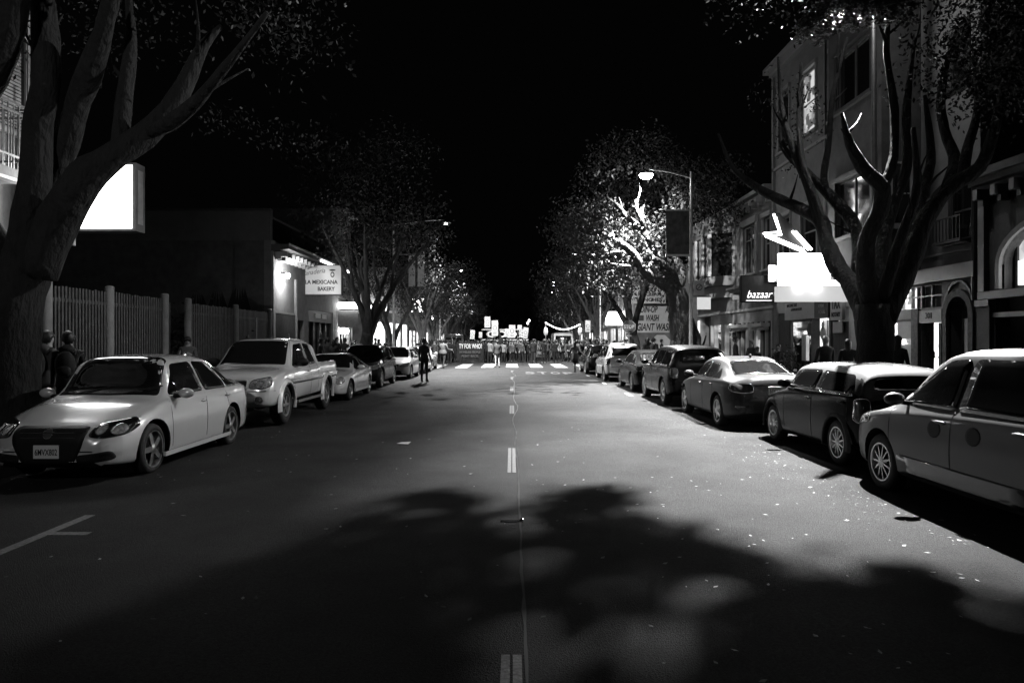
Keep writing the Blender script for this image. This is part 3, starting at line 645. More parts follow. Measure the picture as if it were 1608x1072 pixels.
# warehouse with mural
r = bld('warehouse', 'long dark warehouse wall with faded mural behind the slat fences on the left')
wall(FRM['C'](31.2), -34, -10.6, -.1, 7.4, [(-20.5, -19.4, 4.4, 5.6)], 'warehouse', r) if M.setdefault('warehouse', mat('warehouse_plaster', .2, .9, nscale=1.2, namt=.15)) else None
b = MB(); b.box(-20.5, -19.4, 31.4, 31.45, 4.4, 5.6, 'black'); b.build('vent', r)
MU = mat('mural_sky', .34, .9, nscale=.8, namt=.45); MD = mat('mural_dark', .045, .9, nscale=1.5, namt=.4)
b = MB(); b.box(-26, -10.7, 31.15, 31.19, 0, 5.0, MD); b.box(-15.6, -14.5, 31.11, 31.149, 3.6, 4.9, 'stucco_mid')
b.prism([(-14.2, 4.85), (-10.75, 4.85), (-10.75, 3.2), (-12.6, 3.1)], 31.11, 31.149, MU); b.prism([(-19.5, 4.2), (-17.2, 4.4), (-16.4, 4.0), (-19.8, 3.6)], 31.11, 31.149, 'stucco_mid')
b.build('mural', r)
wall(FRM['C'](31.2), -34, -10.6, 7.402, 7.5, [], 'trim_dark', r, w0=-.06, name='coping')
b = MB(); b.box(-34, -10.6, 31.5, 44, 7.1, 7.2, 'trim_dark'); b.build('roof', r)
# bakery
r = bld('bakery_building', 'low bakery shop with projecting lit cornice, dark shutters and a wall lamp on the left')
wall(TL, 30.4, 41.8, -.1, 6.0, [(33.9, 35.2, -.1, 2.7), (36.0, 40.9, -.1, 3.3)], 'stucco_mid', r)
body(TL, r, 30.4, 41.8, 6.0)
b = FB(TL)
for i in range(30): b.b(30.9+i*.095, 30.96+i*.095, -.05, -.002, 0, 2.9, 'wood')
b.b(30.8, 33.7, -.06, -.003, 2.9, 3.0, 'steel'); b.build('board_cladding', r)
b = FB(TL); b.b(33.9, 35.2, .2, .25, 0, 2.7, 'wood'); b.build('door', r)
b = FB(TL); b.b(36.0, 40.9, .3, .35, 0, 2.7, 'wood'); b.b(36.0, 40.9, .05, .3, 2.7, 3.3, 'trim_dark')
for i in range(5): b.b(36.1+i*1.18, 36.2+i*1.18, .1, .3, 0, 2.7, 'iron')
b.build('shopfront', r)
b = FB(TL); b.b(37.3, 38.3, .0, .049, 2.9, 3.15, 'sign_face'); b.b(38.6, 39.5, .0, .049, 2.9, 3.15, 'sign_face'); b.build('number_sign', r)
cornice(TL, r, 30.4, 41.8, 5.55, [(.4,.08),(.75,.2)], 'trim_dark', brackets=.6)
b = FB(TL); b.b(30.4, 41.8, -.79, -.752, 5.8, 5.88, 'trim'); b.b(35.5, 41.6, -.8, -.75, 5.66, 5.74, glow('strip_light', 5)); b.build('edge_strip', r)
b = FB(TL); b.b(30.42, 30.7, -.1, -.002, 0, 6.0, 'stucco'); b.b(33.6, 33.8, -.1, -.002, 0, 4.6, 'steel'); b.build('pilaster', r)
o = tag(empty('wall_lamp', (FL+.05, 31.7, 4.6)), 'bright bare wall lamp on the bakery building wall', 'lamp')
b = MB(); b.box(-.05, .1, -.05, .05, .1, .16, 'iron'); b.tube([(.1, 0, .14), (.2, 0, .08)], .03, 'iron'); b.build('bracket', o)
b = MB(); b.ball((.24, 0, 0), .12, glow('lamp_globe', 60), n=8); b.build('bulb', o); point('lamp_glow', (FL+.55, 31.6, 4.5), 60, .12, o)
o = tag(empty('bakery_sign', (-9.55, 35.6, 4.0)), 'white rectangular sign reading Panaderia LA MEXICANA BAKERY hanging over the sidewalk', 'sign')
b = MB(); b.box(-1.07, 1.07, -.14, .14, -.03, 1.5, 'ink'); b.box(-1.15, -.8, -.03, .03, 1.5, 1.9, 'iron'); b.build('housing', o)
SG = mat('sign_enamel_glow', .62, .35, nscale=2, namt=.08); SG.node_tree.nodes['Principled BSDF'].inputs['Emission Color'].default_value = (1,1,1,1); SG.node_tree.nodes['Principled BSDF'].inputs['Emission Strength'].default_value = .08  # faint emission put into the enamel so the sign face glows
b = MB(); b.box(-1.02, 1.02, -.15, -.141, .02, 1.45, SG); b.box(-1.02, 1.02, .141, .15, .02, 1.45, SG); b.build('sign_face', o)
b = MB(); fx = lambda x, z, rot=0: Matrix.Translation((x, -.155, z)) @ Matrix.Rotation(R(90), 4, 'X') @ Matrix.Rotation(R(rot), 4, 'Z')
b.text('Panadería', 'cloth_mid', .34, fx(-.35, 1.12, 8), shear=.4, width=1.15, bold=-.002)
b.text('LA MEXICANA', 'ink', .27, fx(.04, .62), width=1.62, bold=.008); b.text('BAKERY', 'ink', .27, fx(.28, .28), width=.85, bold=.008)
b.ball((.6, -.155, 1.0), .1, 'cloth_dark', (1, .04, 1.4), 6); b.ball((.6, -.156, 1.22), .16, 'cloth_dark', (1, .04, .25), 6); b.ball((.6, -.16, 1.0), .06, SG, (1, .05, 1.4), 6); b.build('lettering', o)
l = bpy.data.lights.new('sign_light', 'SPOT'); l.energy = 50; l.spot_size = R(60); l.spot_blend = 1; l.shadow_soft_size = .1; ol = bpy.data.objects.new('sign_light', l); S.collection.objects.link(ol); ol.parent = o; ol.location = (0, -1.6, 2.2); ol.rotation_euler = (R(35), 0, 0)
# taller house after the bakery
r = bld('awning_shop', 'narrow taller house with lit cloth awning just past the bakery')
wall(TL, 41.82, 45.4, -.1, 9.5, [(42.2, 45.0, -.1, 2.7), (42.3, 43.2, 5, 7.2), (44.0, 44.9, 5, 7.2)], 'stucco', r); body(TL, r, 41.82, 45.4, 9.5)
window(TL, r, 42.3, 43.2, 5, 7.2, 1, 2, case=.1); window(TL, r, 44.0, 44.9, 5, 7.2, 1, 2, case=.1)
cornice(TL, r, 41.82, 45.4, 9.3, [(.2,.1),(.5,.2)], 'trim')
b = FB(TL); b.add([(41.9, -.02, 4.2), (45.3, -.02, 4.2), (45.3, -1.3, 3.3), (41.9, -1.3, 3.3), (41.9, -1.3, 2.9), (45.3, -1.3, 2.9)], [(0,1,2,3),(3,2,5,4)], 'cloth_light'); b.build('awning', r)
b = MB(); b.box(-10.25, -9.05, 41.88, 41.9, 2.5, 3.5, 'cloth_light'); b.build('awning_side', r)
b = MB(); b.box(-10.2, -8.95, 41.7, 41.8, 3.6, 3.95, 'lightbox'); b.build('light_strip', r)
lit(TL, r, 42.2, 45.0, 0, 2.7, SHOPD, .8); b = MB()
for d in (42.6, 43.8): b.ball((-10.2, d, 2.3), .16, glow('bulb', 25), n=8)
b.build('globe_light', r)
b = FB(TL)
for u in (42.2, 42.9, 43.6, 44.3, 44.95): b.b(u, u+.06, .1, .16, 0, 2.7, 'trim')
b.build('shop_frame', r)
# corner shop across
r = bld('corner_shop', 'brightly lit corner shop across the side street on the left')
wall(FRM['C'](59.0), -24, -10.3, -.1, 7.8, [(-12.2, -10.5, .3, 3.3), (-15.5, -13.2, .3, 3.0), (-13.2, -12.6, 4.6, 6.2)], 'stucco_mid', r)
wall(TL, 59.3, 71, -.1, 7.8, [(59.8, 62.5, .3, 3.3), (63.2, 66, -.1, 3.3), (67, 70, .4, 3.3)], 'stucco', r)
for a, c, z in ((-12.2, -10.5, 3.3), (-15.5, -13.2, 3.0)): window(FRM['C'](59.0), r, a, c, .3, z, 2 if a < -13 else 1, 1, 'trim', SHOPB if a > -13 else SHOPD)
for a, c in ((59.8, 62.5), (63.2, 66), (67, 70)): window(TL, r, a, c, .3, 3.3, 2, 1, 'trim', SHOPB)
b = MB(); b.box(-12.6, -9.6, 57.9, 58.95, 4.0, 4.15, 'trim'); b.box(-12.4, -10.4, 58.2, 58.95, 4.16, 4.6, 'lightbox'); b.box(-12.5, -10.5, 58.86, 58.98, 3.35, 3.85, 'sign_face')
b.text('LIQUORS GROCERY', 'cloth_dark', .3, face_cam(-11.5, 58.85, 3.6), width=1.8); b.build('canopy', r)
body(TL, r, 59.3, 71, 7.8)
lightbox(-9.3, -8.1, 4.4, 5.6, 66, 'blank glowing box sign on the left beyond the street lamp pole', wallx=-10.2)
lightbox(-9.6, -8.6, 4.2, 5.2, 83, 'small glowing sign farther down the left side behind the trees', wallx=-10.2)
# far end: dark block closing the street
b = MB()
for i, (x0, x1, H) in enumerate([(-34, -12, 9), (-11.9, 4, 7), (4.1, 18, 8.5), (18.1, 36, 10)]): b.box(x0, x1, 210+i, 222, -.1, H, 'stucco_dark')
tag(b.build('end_block'), 'dark low block closing the far end of the street', 'building')
# ================================================================ trees
def catmull(P, Rr, step=.25):
    P = [Vector(p) for p in P]; out = []; rad = []
    Q = [P[0]*2-P[1]]+P+[P[-1]*2-P[-2]]
    for i in range(len(P)-1):
        a, b, c, d = Q[i:i+4]; n = max(2, int((c-b).length/step))
        for k in range(n):
            t = k/n
            out.append(.5*((2*b)+(c-a)*t+(2*a-5*b+4*c-d)*t*t+(3*b-a-3*c+d)*t**3)); rad.append(Rr[i]+(Rr[i+1]-Rr[i])*t)
    out.append(P[-1]); rad.append(Rr[-1]); return out, rad
def limb(b, P, Rr, m, n=12, seed=0, rough=.15, step=.18):
    pts, rad = catmull(P, Rr, step); k0 = len(b.v)
    b.tube(pts, rad, m, n)
    for i in range(len(pts)):
        for k in range(n):
            v = Vector(b.v[k0+i*n+k]); d = (v-pts[i]); q = v*1.7+Vector((seed, 0, 0))
            f = 1+rough*1.6*noise.noise(Vector((q.x*1.5, q.y*1.5, q.z*.5)))+rough*.8*noise.noise(q*4)
            b.v[k0+i*n+k] = tuple(pts[i]+d*f)
    return pts, rad
def twigs(b, pts, rad, m, rr, n, L, out):
    for _ in range(n):
        i = rr.randrange(len(pts)//3, len(pts)); p = pts[i]; t = (pts[min(i+1, len(pts)-1)]-pts[max(i-1, 0)]).normalized()
        d = (t*.7+Vector((rr.gauss(0, .6), rr.gauss(0, .6), rr.uniform(0, .7)))).normalized(); l = L*rr.uniform(.5, 1)
        q = [p, p+d*l*.5+Vector((0, 0, .05*l)), p+d*l+Vector((rr.gauss(0, .15), rr.gauss(0, .15), .15))*l]
        limb(b, q, [min(.05, rad[i]*.6), .025, .008], m, 6, step=.3); out.append(q[2]); out.append(q[1])
def leaves(b, centers, m, rr, per, size, spread):
    vs = []; fs = []
    for c, s in centers:
        for _ in range(int(per*s*s)):
            v = Vector((rr.gauss(0, 1), rr.gauss(0, 1), rr.gauss(0, .75)))
            v = v.normalized()*min(v.length, 1.6)*.62*spread*s; p = c+v
            u = Vector((rr.gauss(0, 1), rr.gauss(0, 1), rr.gauss(0, 1)-.4)).normalized(); w = u.orthogonal().normalized(); w = (w*math.cos(rr.random()*6)+u.cross(w)*math.sin(rr.random()*6)).normalized()
            l = size*rr.uniform(.6, 1.3); k = len(vs)
            vs += [p, p+u*l*.5+w*l*.24, p+u*l, p+u*l*.5-w*l*.24]; fs.append((k, k+1, k+2, k+3))
    b.add(vs, fs, m)
def tree(name, label, base, limbs, m='bark', trunk_r=.4, tw=3, twL=1.2, extra=(), per=170, size=.1, spread=1.0, seed=1, endleaf=1, lm='leaf', group='street trees along both kerbs', stubs=()):
    rr = random.Random(seed); r = tag(empty(name, base), label, 'tree', group); bv = Vector(base)
    b = MB(); ends = []
    for P, Rr, lf in limbs:
        P = [Vector(p)-bv for p in P]; pts, rad = limb(b, P, Rr, m, 14 if Rr[0] > .15 else 8, seed=seed+len(b.v))
        if lf: twigs(b, pts, rad, m, rr, tw, twL, ends); ends.append(pts[-1])
    b.build('trunk', r, smooth=True)
    cl = [(e, rr.uniform(.6, 1.1)*endleaf) for e in ends if endleaf == 1 or (e.z > 8.4 and (e+bv-Vector(LAMPS[0][:3])).length > 3)]+([(Vector((rr.uniform(-3, 3), rr.uniform(-3, 3), rr.uniform(9.6, 12))), 1.0) for _ in range(40)] if endleaf < 1 else [])+[(Vector(c)-bv, s) for c, s in extra]
    cl = [q for q in cl if all((q[0]+bv-Vector(L_[:3])).length > 2.1 or L_ is LAMPS[0] for L_ in LAMPS)] if bv.length > 1 else cl
    b = MB(); leaves(b, cl, lm, rr, per, size, spread); b.build('crown', r)
    return r
# ---- near right tree (depth 14.3)
def P(d, *pp): return [px(x, y, d+(k*dd if (dd := (pp[2] if len(pp) > 2 and not isinstance(pp[2], tuple) else 0)) else 0)) for k, (x, y) in enumerate([q for q in pp if isinstance(q, tuple)])]
def PD(*pp): return [px(x, y, d) for x, y, d in pp]
D = 14.3
limbs = [
 (PD((1374, 668, D), (1373, 620, D), (1373, 560, D), (1372, 505, D), (1372, 478, D)), [.52, .40, .34, .37, .33], 0),
 (PD((1366, 505, D), (1345, 455, D+.6), (1316, 420, D+1.2), (1300, 385, D+1.7), (1290, 348, D+2.1), (1262, 330, D+2.8), (1222, 312, D+3.6), (1185, 292, D+4.3), (1150, 262, D+4.8), (1128, 210, D+5.2)), [.24, .22, .19, .18, .17, .15, .12, .10, .07, .03], 1),
 (PD((1290, 350, D+2.1), (1268, 290, D+2.3), (1246, 235, D+2.6), (1228, 170, D+2.9), (1222, 90, D+3.2)), [.13, .11, .09, .06, .03], 1),
 (PD((1300, 385, D+1.7), (1286, 330, D+2), (1262, 262, D+2.3), (1254, 190, D+2.6), (1258, 100, D+2.8)), [.11, .1, .08, .06, .03], 1),
 (PD((1362, 480, D+.1), (1352, 430, D+.8), (1349, 378, D+1.4), (1336, 342, D+1.9), (1304, 309, D+2.3), (1266, 270, D+2.7), (1230, 232, D+3), (1226, 190, D+3.2)), [.19, .18, .17, .14, .12, .10, .07, .03], 1),
 (PD((1309, 318, D+2.3), (1294, 283, D+2.4), (1302, 222, D+2.6), (1308, 150, D+2.8), (1330, 60, D+3)), [.10, .09, .08, .06, .03], 1),
 (PD((1368, 480, D), (1360, 420, D-.3), (1364, 370, D-.6), (1380, 335, D-.8), (1384, 295, D-1), (1354, 262, D-1.1), (1334, 225, D-1.2), (1322, 178, D-1.2)), [.20, .17, .16, .15, .14, .12, .08, .03], 1),
 (PD((1384, 300, D-1), (1402, 250, D-.9), (1404, 170, D-.6), (1392, 80, D-.4), (1398, 0, D)), [.10, .09, .08, .06, .03], 1),

 (PD((1380, 485, D+.2), (1381, 430, D+.4), (1388, 370, D+.6), (1404, 320, D+.8), (1424, 262, D+.9), (1424, 170, D+.8), (1436, 60, D+.6)), [.16, .13, .12, .11, .10, .08, .04], 1),
 (PD((1384, 500, D), (1408, 455, D), (1432, 405, D-.1), (1450, 352, D-.2), (1478, 308, D-.3), (1506, 284, D-.5), (1538, 262, D-.8), (1562, 200, D-1.1), (1580, 110, D-1.4)), [.27, .25, .21, .19, .18, .15, .12, .09, .04], 1),
 (PD((1484, 304, D-.3), (1500, 255, D), (1484, 205, D+.2), (1478, 150, D+.3), (1496, 60, D+.2)), [.13, .12, .10, .08, .04], 1),
 (PD((1448, 362, D-.1), (1452, 300, D+.3), (1462, 240, D+.5), (1452, 150, D+.6)), [.14, .12, .09, .04], 1),
 (PD((1512, 282, D-.5), (1520, 230, D-.3), (1535, 170, D-.2), (1530, 80, D)), [.11, .10, .08, .04], 1),
 (PD((1385, 470, D-.1), (1404, 405, D-.4), (1424, 350, D-.6), (1440, 290, D-.8), (1434, 200, D-1)), [.12, .11, .10, .08, .04], 1)]
# shade clumps: the crown hangs between the lamp overhead and the road before the camera
LX = Vector(LAMPS[0][:3]); rr = random.Random(5); shade = []
POLY = [(-40, 1120), (180, 1060), (330, 905), (430, 862), (560, 822), (640, 800), (700, 772), (770, 760), (815, 785), (870, 782), (925, 760), (985, 752), (1050, 785), (1078, 812), (1110, 800), (1180, 828), (1255, 856), (1330, 852), (1420, 858), (1608, 900), (6000, 960)]
GAPS = [(935, 960, 125, 62), (905, 850, 60, 24), (1090, 945, 90, 34), (1150, 1010, 80, 30), (800, 845, 34, 26), (795, 905, 34, 60), (1082, 865, 30, 26), (1110, 920, 42, 26), (870, 800, 34, 14), (905, 830, 30, 20), (1140, 890, 50, 26), (1020, 800, 24, 9), (1000, 880, 38, 16), (870, 930, 40, 40), (930, 1020, 60, 24), (720, 790, 30, 9), (1068, 832, 18, 8)]
def inpoly(x, y):
    top = None
    for (a, b_), (c, d) in zip(POLY, POLY[1:]):
        if a <= x < c: top = b_+(d-b_)*(x-a)/(c-a)
    nz = noise.noise(Vector((x*.014, y*.045, 0)))+.8*noise.noise(Vector((x*.04, y*.12, 4)))+.6*noise.noise(Vector((x*.09, y*.26, 8)))
    if top is None: return False
    e = y-(top+8+24*nz)
    if e < 0: return e > -34 and x > 560 and rr.random() < .10*(1+e/34)
    if e < 22 and rr.random() < .55: return False
    if y < top+170 and x > 620 and nz > .26: return False
    for gx, gy, ga, gb in GAPS:
        if ((x-gx)/ga)**2+((y-gy)/gb)**2 < rr.uniform(.55, 1.0)+1.5*noise.noise(Vector((x*.05, y*.15, 2)))+.8*noise.noise(Vector((x*.12, y*.3, 6))): return rr.random() < .035
    return True
lv = []
while len(lv) < 8000:
    d = rr.uniform(2.6, 8.9); xx = rr.uniform(-3.6, 8.0); sx, sy = 804+xx*FPX/d, 535+1.7*FPX/d
    if not inpoly(sx, min(sy, 1119)): continue
    if sx < 640 and rr.random() < (640-sx)/560: continue
    t = rr.uniform(.755, .81)+(.045 if d < 5 else 0)*min(1, (5-d)/1.2 if d < 5 else 0); g = Vector((xx, d, 0)); lv.append(g.lerp(LX, t))
topc = []
rr = random.Random(31)
while len(topc) < 70:
    q = px(rr.uniform(1130, 1660), rr.uniform(-160, 150), rr.uniform(12.2, 16.5))
    if (q.x > 7.7 or q.z > 10.6) and ((q-LX).length > 3.4) and q.y < 14.6: topc.append((q, rr.uniform(.6, .95)))
r_tree = tree('street_tree', 'big dark many-limbed tree on the right sidewalk before the glowing marquee', (*px(1374, 650, D).to_2d(), WALK), limbs, m='bark_near_shaded',
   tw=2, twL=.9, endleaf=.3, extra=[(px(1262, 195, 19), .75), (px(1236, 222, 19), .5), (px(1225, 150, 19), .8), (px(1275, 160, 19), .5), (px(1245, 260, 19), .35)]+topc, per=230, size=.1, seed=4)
def add_shade(tree_obj, pts, size, seed, anchor):
    rr = random.Random(seed); bv = tree_obj.location; b = MB(); vs = []; fs = []
    for p in pts:
        u = Vector((rr.gauss(0, 1), rr.gauss(0, 1), rr.gauss(0, .4))).normalized(); w = Vector((-u.y, u.x, rr.gauss(0, .4))).normalized(); l = size*rr.uniform(.7, 1.3); k = len(vs); q = p-bv
        vs += [q-u*l*.5, q+w*l*.25, q+u*l*.5, q-w*l*.25]; fs.append((k, k+1, k+2, k+3))
    b.add(vs, fs, 'leaf'); b.build('overhanging_foliage', tree_obj)
    b = MB()
    for e in rr.sample(pts, 9): limb(b, [anchor-bv, (anchor-bv).lerp(e-bv, .5)+Vector((0, 0, .5)), e-bv], [.05, .03, .008], 'bark', 6)
    b.build('overhanging_branch', tree_obj, smooth=True)
add_shade(r_tree, lv, .085, 6, px(1398, 0, 14.3))
# ---- big left tree (depth 10.3)
D = 10.3
limbs = [
 (PD((14, 690, D), (16, 620, D), (20, 540, D), (28, 460, D), (42, 400, D)), [.50, .39, .36, .37, .35], 0),
 (PD((30, 430, D), (38, 380, D-.1), (56, 290, D-.2), (60, 210, D-.2), (70, 140, D-.3), (72, 60, D-.3), (66, -40, D-.4)), [.31, .26, .21, .19, .18, .18, .16], 1),
 (PD((55, 420, D), (72, 360, D+.1), (88, 290, D+.2), (104, 225, D+.1), (122, 160, D), (150, 90, D-.2), (172, 10, D-.4), (190, -80, D-.6)), [.27, .24, .21, .19, .17, .15, .12, .09], 1),
 (PD((60, 430, D-.2), (92, 345, D-.3), (130, 285, D-.4), (178, 246, D-.4), (226, 214, D-.3), (268, 172, D-.2), (298, 116, D-.1), (320, 72, D), (346, 42, D+.1)), [.26, .26, .24, .21, .18, .15, .11, .08, .04], 1),
 (PD((232, 208, D-.3), (262, 196, D-.6), (300, 168, D-.9), (352, 108, D-1.2), (420, 20, D-1.5)), [.12, .10, .09, .06, .03], 1),
 (PD((186, 240, D-.4), (192, 190, D-.2), (198, 130, D), (206, 60, D+.2), (200, -20, D+.3)), [.13, .12, .11, .08, .05], 1),
 (PD((10, 440, D+.1), (-60, 300, D), (-70, 200, D-.3), (-12, 120, D-.6), (14, 40, D-.8), (30, -60, D-1)), [.3, .26, .24, .22, .2, .16], 1)]
rr = random.Random(8)
ex = [(px(320+i*11+rr.uniform(-20, 20), 172+i*3+rr.uniform(-14, 22), 14.5+rr.uniform(-.4, .6)), rr.uniform(.25, .45)) for i in range(20)]+[(px(rr.uniform(-80, 520), rr.uniform(-120, 90), 10.5+rr.uniform(-1, 5)), rr.uniform(.6, 1)) for _ in range(45)]
l_tree = tree('street_tree', 'massive pale-barked tree trunk at far left in front of the glowing billboard', (*px(15, 660, D).to_2d(), WALK), limbs, m='bark_near_shaded', tw=2, twL=.8, endleaf=.25, extra=ex, per=110, size=.09, seed=9)
# ---- pale tree beside the lamp (depth 30)
c7 = lambda x, y, d: px(860+x/3.247, 230+y/3.247, d)
D = 30.0
limbs = [
 ([c7(690, 1100, D), c7(688, 1000, D), c7(680, 880, D), c7(668, 800, D), c7(652, 720, D)], [.62, .52, .46, .42, .36], 0),
 ([c7(750, 1090, D), c7(745, 980, D+.3), c7(720, 900, D+.2), c7(690, 830, D)], [.34, .3, .26, .22], 0),
 ([c7(655, 740, D), c7(590, 695, D-.3), c7(520, 660, D-.7), c7(470, 605, D-1), c7(430, 540, D-1.3), c7(365, 490, D-1.6), c7(290, 450, D-2), c7(215, 425, D-2.4)], [.3, .25, .21, .19, .17, .13, .10, .05], 1),
 ([c7(650, 730, D), c7(610, 640, D-.3), c7(580, 560, D-.6), c7(530, 480, D-.8), c7(470, 420, D-.9), c7(410, 365, D-1), c7(350, 290, D-1.2)], [.26, .24, .2, .17, .15, .12, .06], 1),
 ([c7(660, 730, D), c7(640, 650, D-.4), c7(590, 600, D-.8), c7(540, 570, D-1), c7(510, 520, D-1.1)], [.18, .17, .13, .1, .05], 1),
 ([c7(500, 450, D-.8), c7(480, 380, D-1.2), c7(455, 330, D-1.4), c7(450, 270, D-1.5)], [.11, .1, .08, .04], 1),
 ([c7(470, 600, D-1), c7(510, 620, D-1.3), c7(525, 590, D-1.5)], [.08, .06, .03], 0),
 ([c7(670, 720, D), c7(690, 640, D+.2), c7(660, 590, D+.3), c7(650, 500, D+.4), c7(690, 400, D+.4), c7(680, 250, D+.4)], [.2, .17, .14, .12, .09, .05], 1),
 ([c7(420, 540, D-1.3), c7(350, 535, D-1.8), c7(300, 545, D-2.1)], [.05, .04, .02], 0), ([c7(430, 610, D-1.2), c7(370, 605, D-1.7), c7(320, 595, D-2)], [.06, .04, .02], 0)]
rr = random.Random(3); ex = []
for _ in range(60): ex.append((c7(rr.uniform(20, 330), rr.uniform(300, 700), 28+rr.uniform(-1.5, 2.5)), rr.uniform(.5, 1.0)))
for _ in range(20): ex.append((c7(rr.uniform(330, 600), rr.uniform(620, 760), 31+rr.uniform(-1, 2)), rr.uniform(.4, .8)))
for _ in range(30): ex.append((c7(rr.uniform(180, 500), rr.uniform(330, 560), 31.5+rr.uniform(-1, 1)), rr.uniform(.5, 1.0)))
for _ in range(50): ex.append((c7(rr.uniform(560, 1000), rr.uniform(60, 400), 29+rr.uniform(-.5, 3)), rr.uniform(.5, 1.0)))
for _ in range(16): ex.append((c7(rr.uniform(530, 740), rr.uniform(50, 200), 27.0), rr.uniform(.35, .6)))
for _ in range(30): ex.append((c7(rr.uniform(250, 700), rr.uniform(-40, 120), 30+rr.uniform(-.5, 3)), rr.uniform(.5, 1.0)))
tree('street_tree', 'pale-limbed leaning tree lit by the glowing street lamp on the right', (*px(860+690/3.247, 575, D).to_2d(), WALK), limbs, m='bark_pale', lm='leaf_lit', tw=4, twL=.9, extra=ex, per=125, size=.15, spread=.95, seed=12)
# ---- generic street trees (three kinds, copied)
def generic(seed, H=9.0, m='bark', lean=0, nl=5, label='', loc=(0, 0, 0), cr=.9, nleaf=60, zmin=4.6, endleaf=1):
    rr = random.Random(seed); base = Vector((0, 0, 0)); f = Vector((lean*.5, rr.uniform(-.3, .3), 2.1))
    limbs = [([base+Vector((0, 0, -.1)), base+Vector((lean*.1, 0, .9)), base+f], [.44, .33, .32], 0)]; ex = []
    for i in range(nl):
        a = 6.283*i/nl+rr.uniform(-.4, .4); o = Vector((math.cos(a), math.sin(a), 0)); s = rr.uniform(.8, 1.3)
        pts = [f-Vector((0, 0, .3)), f+o*.35*s+Vector((lean*.2, 0, .9)), f+o*.9*s+Vector((lean*.35, 0, 2.1)), f+o*1.7*s+Vector((lean*.6, 0, 3.6)), f+o*2.6*s+Vector((lean, 0, H*.55))]
        limbs.append((pts, [.22, .17, .13, .09, .04], 1))
        limbs.append(([pts[2], pts[2]+o*.2+Vector((rr.uniform(-.6, .6), rr.uniform(-.6, .6), 1.2)), pts[2]+Vector((rr.uniform(-1, 1), rr.uniform(-1, 1), 2.8))], [.1, .07, .03], 1))
    for _ in range(nleaf):
        a = rr.uniform(0, 6.283); q = math.sqrt(rr.random())*4.2; ex.append((Vector((q*math.cos(a)+lean, q*math.sin(a), zmin+q*-.12+rr.uniform(0, H+4.6-zmin-4.5))), rr.uniform(.6, 1.2)))
    r = tree('street_tree', label, (0, 0, 0), limbs, m=m, tw=2, twL=1.0, endleaf=endleaf, extra=ex, per=75, size=.2, spread=1.1*cr, seed=seed)
    r.location = loc; return r
g1 = generic(21, m='bark', lean=.5, label='dark forked tree on the left kerb right after the bakery sign', loc=(-7.6, 36.5, WALK), zmin=6.4, endleaf=.35)
g2 = generic(22, m='bark_pale', lean=-.4, nl=6, label='white-barked Y-shaped tree on the left behind the crowd', loc=(-7.3, 66, WALK))
g3 = generic(23, m='bark_pale', lean=.3, nl=4, label='narrow pale tree on the left far behind the placards', loc=(-7.2, 78, WALK), nleaf=50)
def dup(src, label, x, y, rz, s=1):
    c = copy_tree(src); c.location = (x, y, WALK); c.rotation_euler = (0, 0, rz); c.scale = (s, s, s*random.Random(int(y)).uniform(.92, 1.08)); c['label'] = label; return c
dup(g1, 'dark tree on the left kerb touching the street lamp pole', -7.5, 44.2, 2.1, .74)
for i, (src, x, y, rz, lb) in enumerate([
 (g2, -7.4, 61, 1.0, 'first tree past the side street on the left'), (g3, -7.2, 72, 2.0, 'pale tree third past the side street on the left'),
 (g2, -7.2, 84, 3.1, 'left tree standing beside the farthest lit sign'), (g3, -7.2, 92, .5, 'left tree well down the street, near the far row house'), (g2, -7.2, 102, 4, 'second farthest tree on the left side'), (g3, -7.2, 114, 5, 'farthest tree on the left side'),
 (g1, 7.2, 49.5-8.5, 3.0, 'right kerb tree between the stop sign and the pale leaning tree'),
 (g1, 7.2, 62.5, .6, 'first right tree past the laundry corner'), (g2, 7.2, 71, 2.9, 'right tree beyond the box truck'), (g1, 7.2, 79, 1.9, 'third right tree past the laundry'), (g3, 7.2, 88, 4.9, 'right tree near the far row house'), (g2, 7.2, 98, 3.9, 'second farthest tree on the right side'), (g1, 7.2, 110, 1.2, 'farthest lined up tree on the right side'), (g1, -3.2, 140, 2, 'dark tree closing the street left of centre'), (g1, 3.6, 150, 4, 'dark tree closing the street right of centre'), (g1, .4, 170, 3, 'dark tree at the very end of the street')]):
    dup(src, lb, x, y, rz, .95)
# shrubs behind the fence and potted plants
def clump(name, label, loc, r_, n, size, cat='bush', pot=False, m='leaf', sq=.8):
    rr = random.Random(n); o = tag(empty(name, loc), label, cat); b = MB(); cs = []
    for _ in range(9): a = rr.uniform(0, 6.28); q = rr.uniform(0, r_*.7); cs.append((Vector((q*math.cos(a), q*math.sin(a), r_*sq*rr.uniform(.5, 1.6)+(.45 if pot else 0))), r_*.75))
    leaves(b, cs, m, rr, n/(9*(r_*.75)**2), size, 1.0); b.build('foliage', o)
    if pot: b = MB(); b.lathe([(0, 0), (.16, 0), (.22, .4), (.24, .4), (.24, .45), (0, .43)], 'concrete', 16); b.build('pot', o, angle=40)
    b = MB()
    for c, s in cs: b.tube([(0, 0, .1 if pot else 0), c*.6, c], [.02, .015, .006], 'bark', 5)
    b.build('stem', o)
clump('potted_shrub', 'leafy potted shrub before the lit shop window left of the white haired man', (9.4, 25.2, WALK), .55, 420, .12, 'plant', True)
clump('potted_shrub', 'small potted shrub by the lit window right of the dark tree trunk', (9.75, 18.7, WALK), .4, 300, .1, 'plant', True)
clump('garden_bush', 'dark rounded bush showing over the second fence', (-12.2, 27.5, 0), 1.9, 900, .2)
clump('garden_bush', 'dark bush behind the first slat fence', (-14.5, 22, 0), 1.7, 800, .2)
b = MB(); rr = random.Random(2)
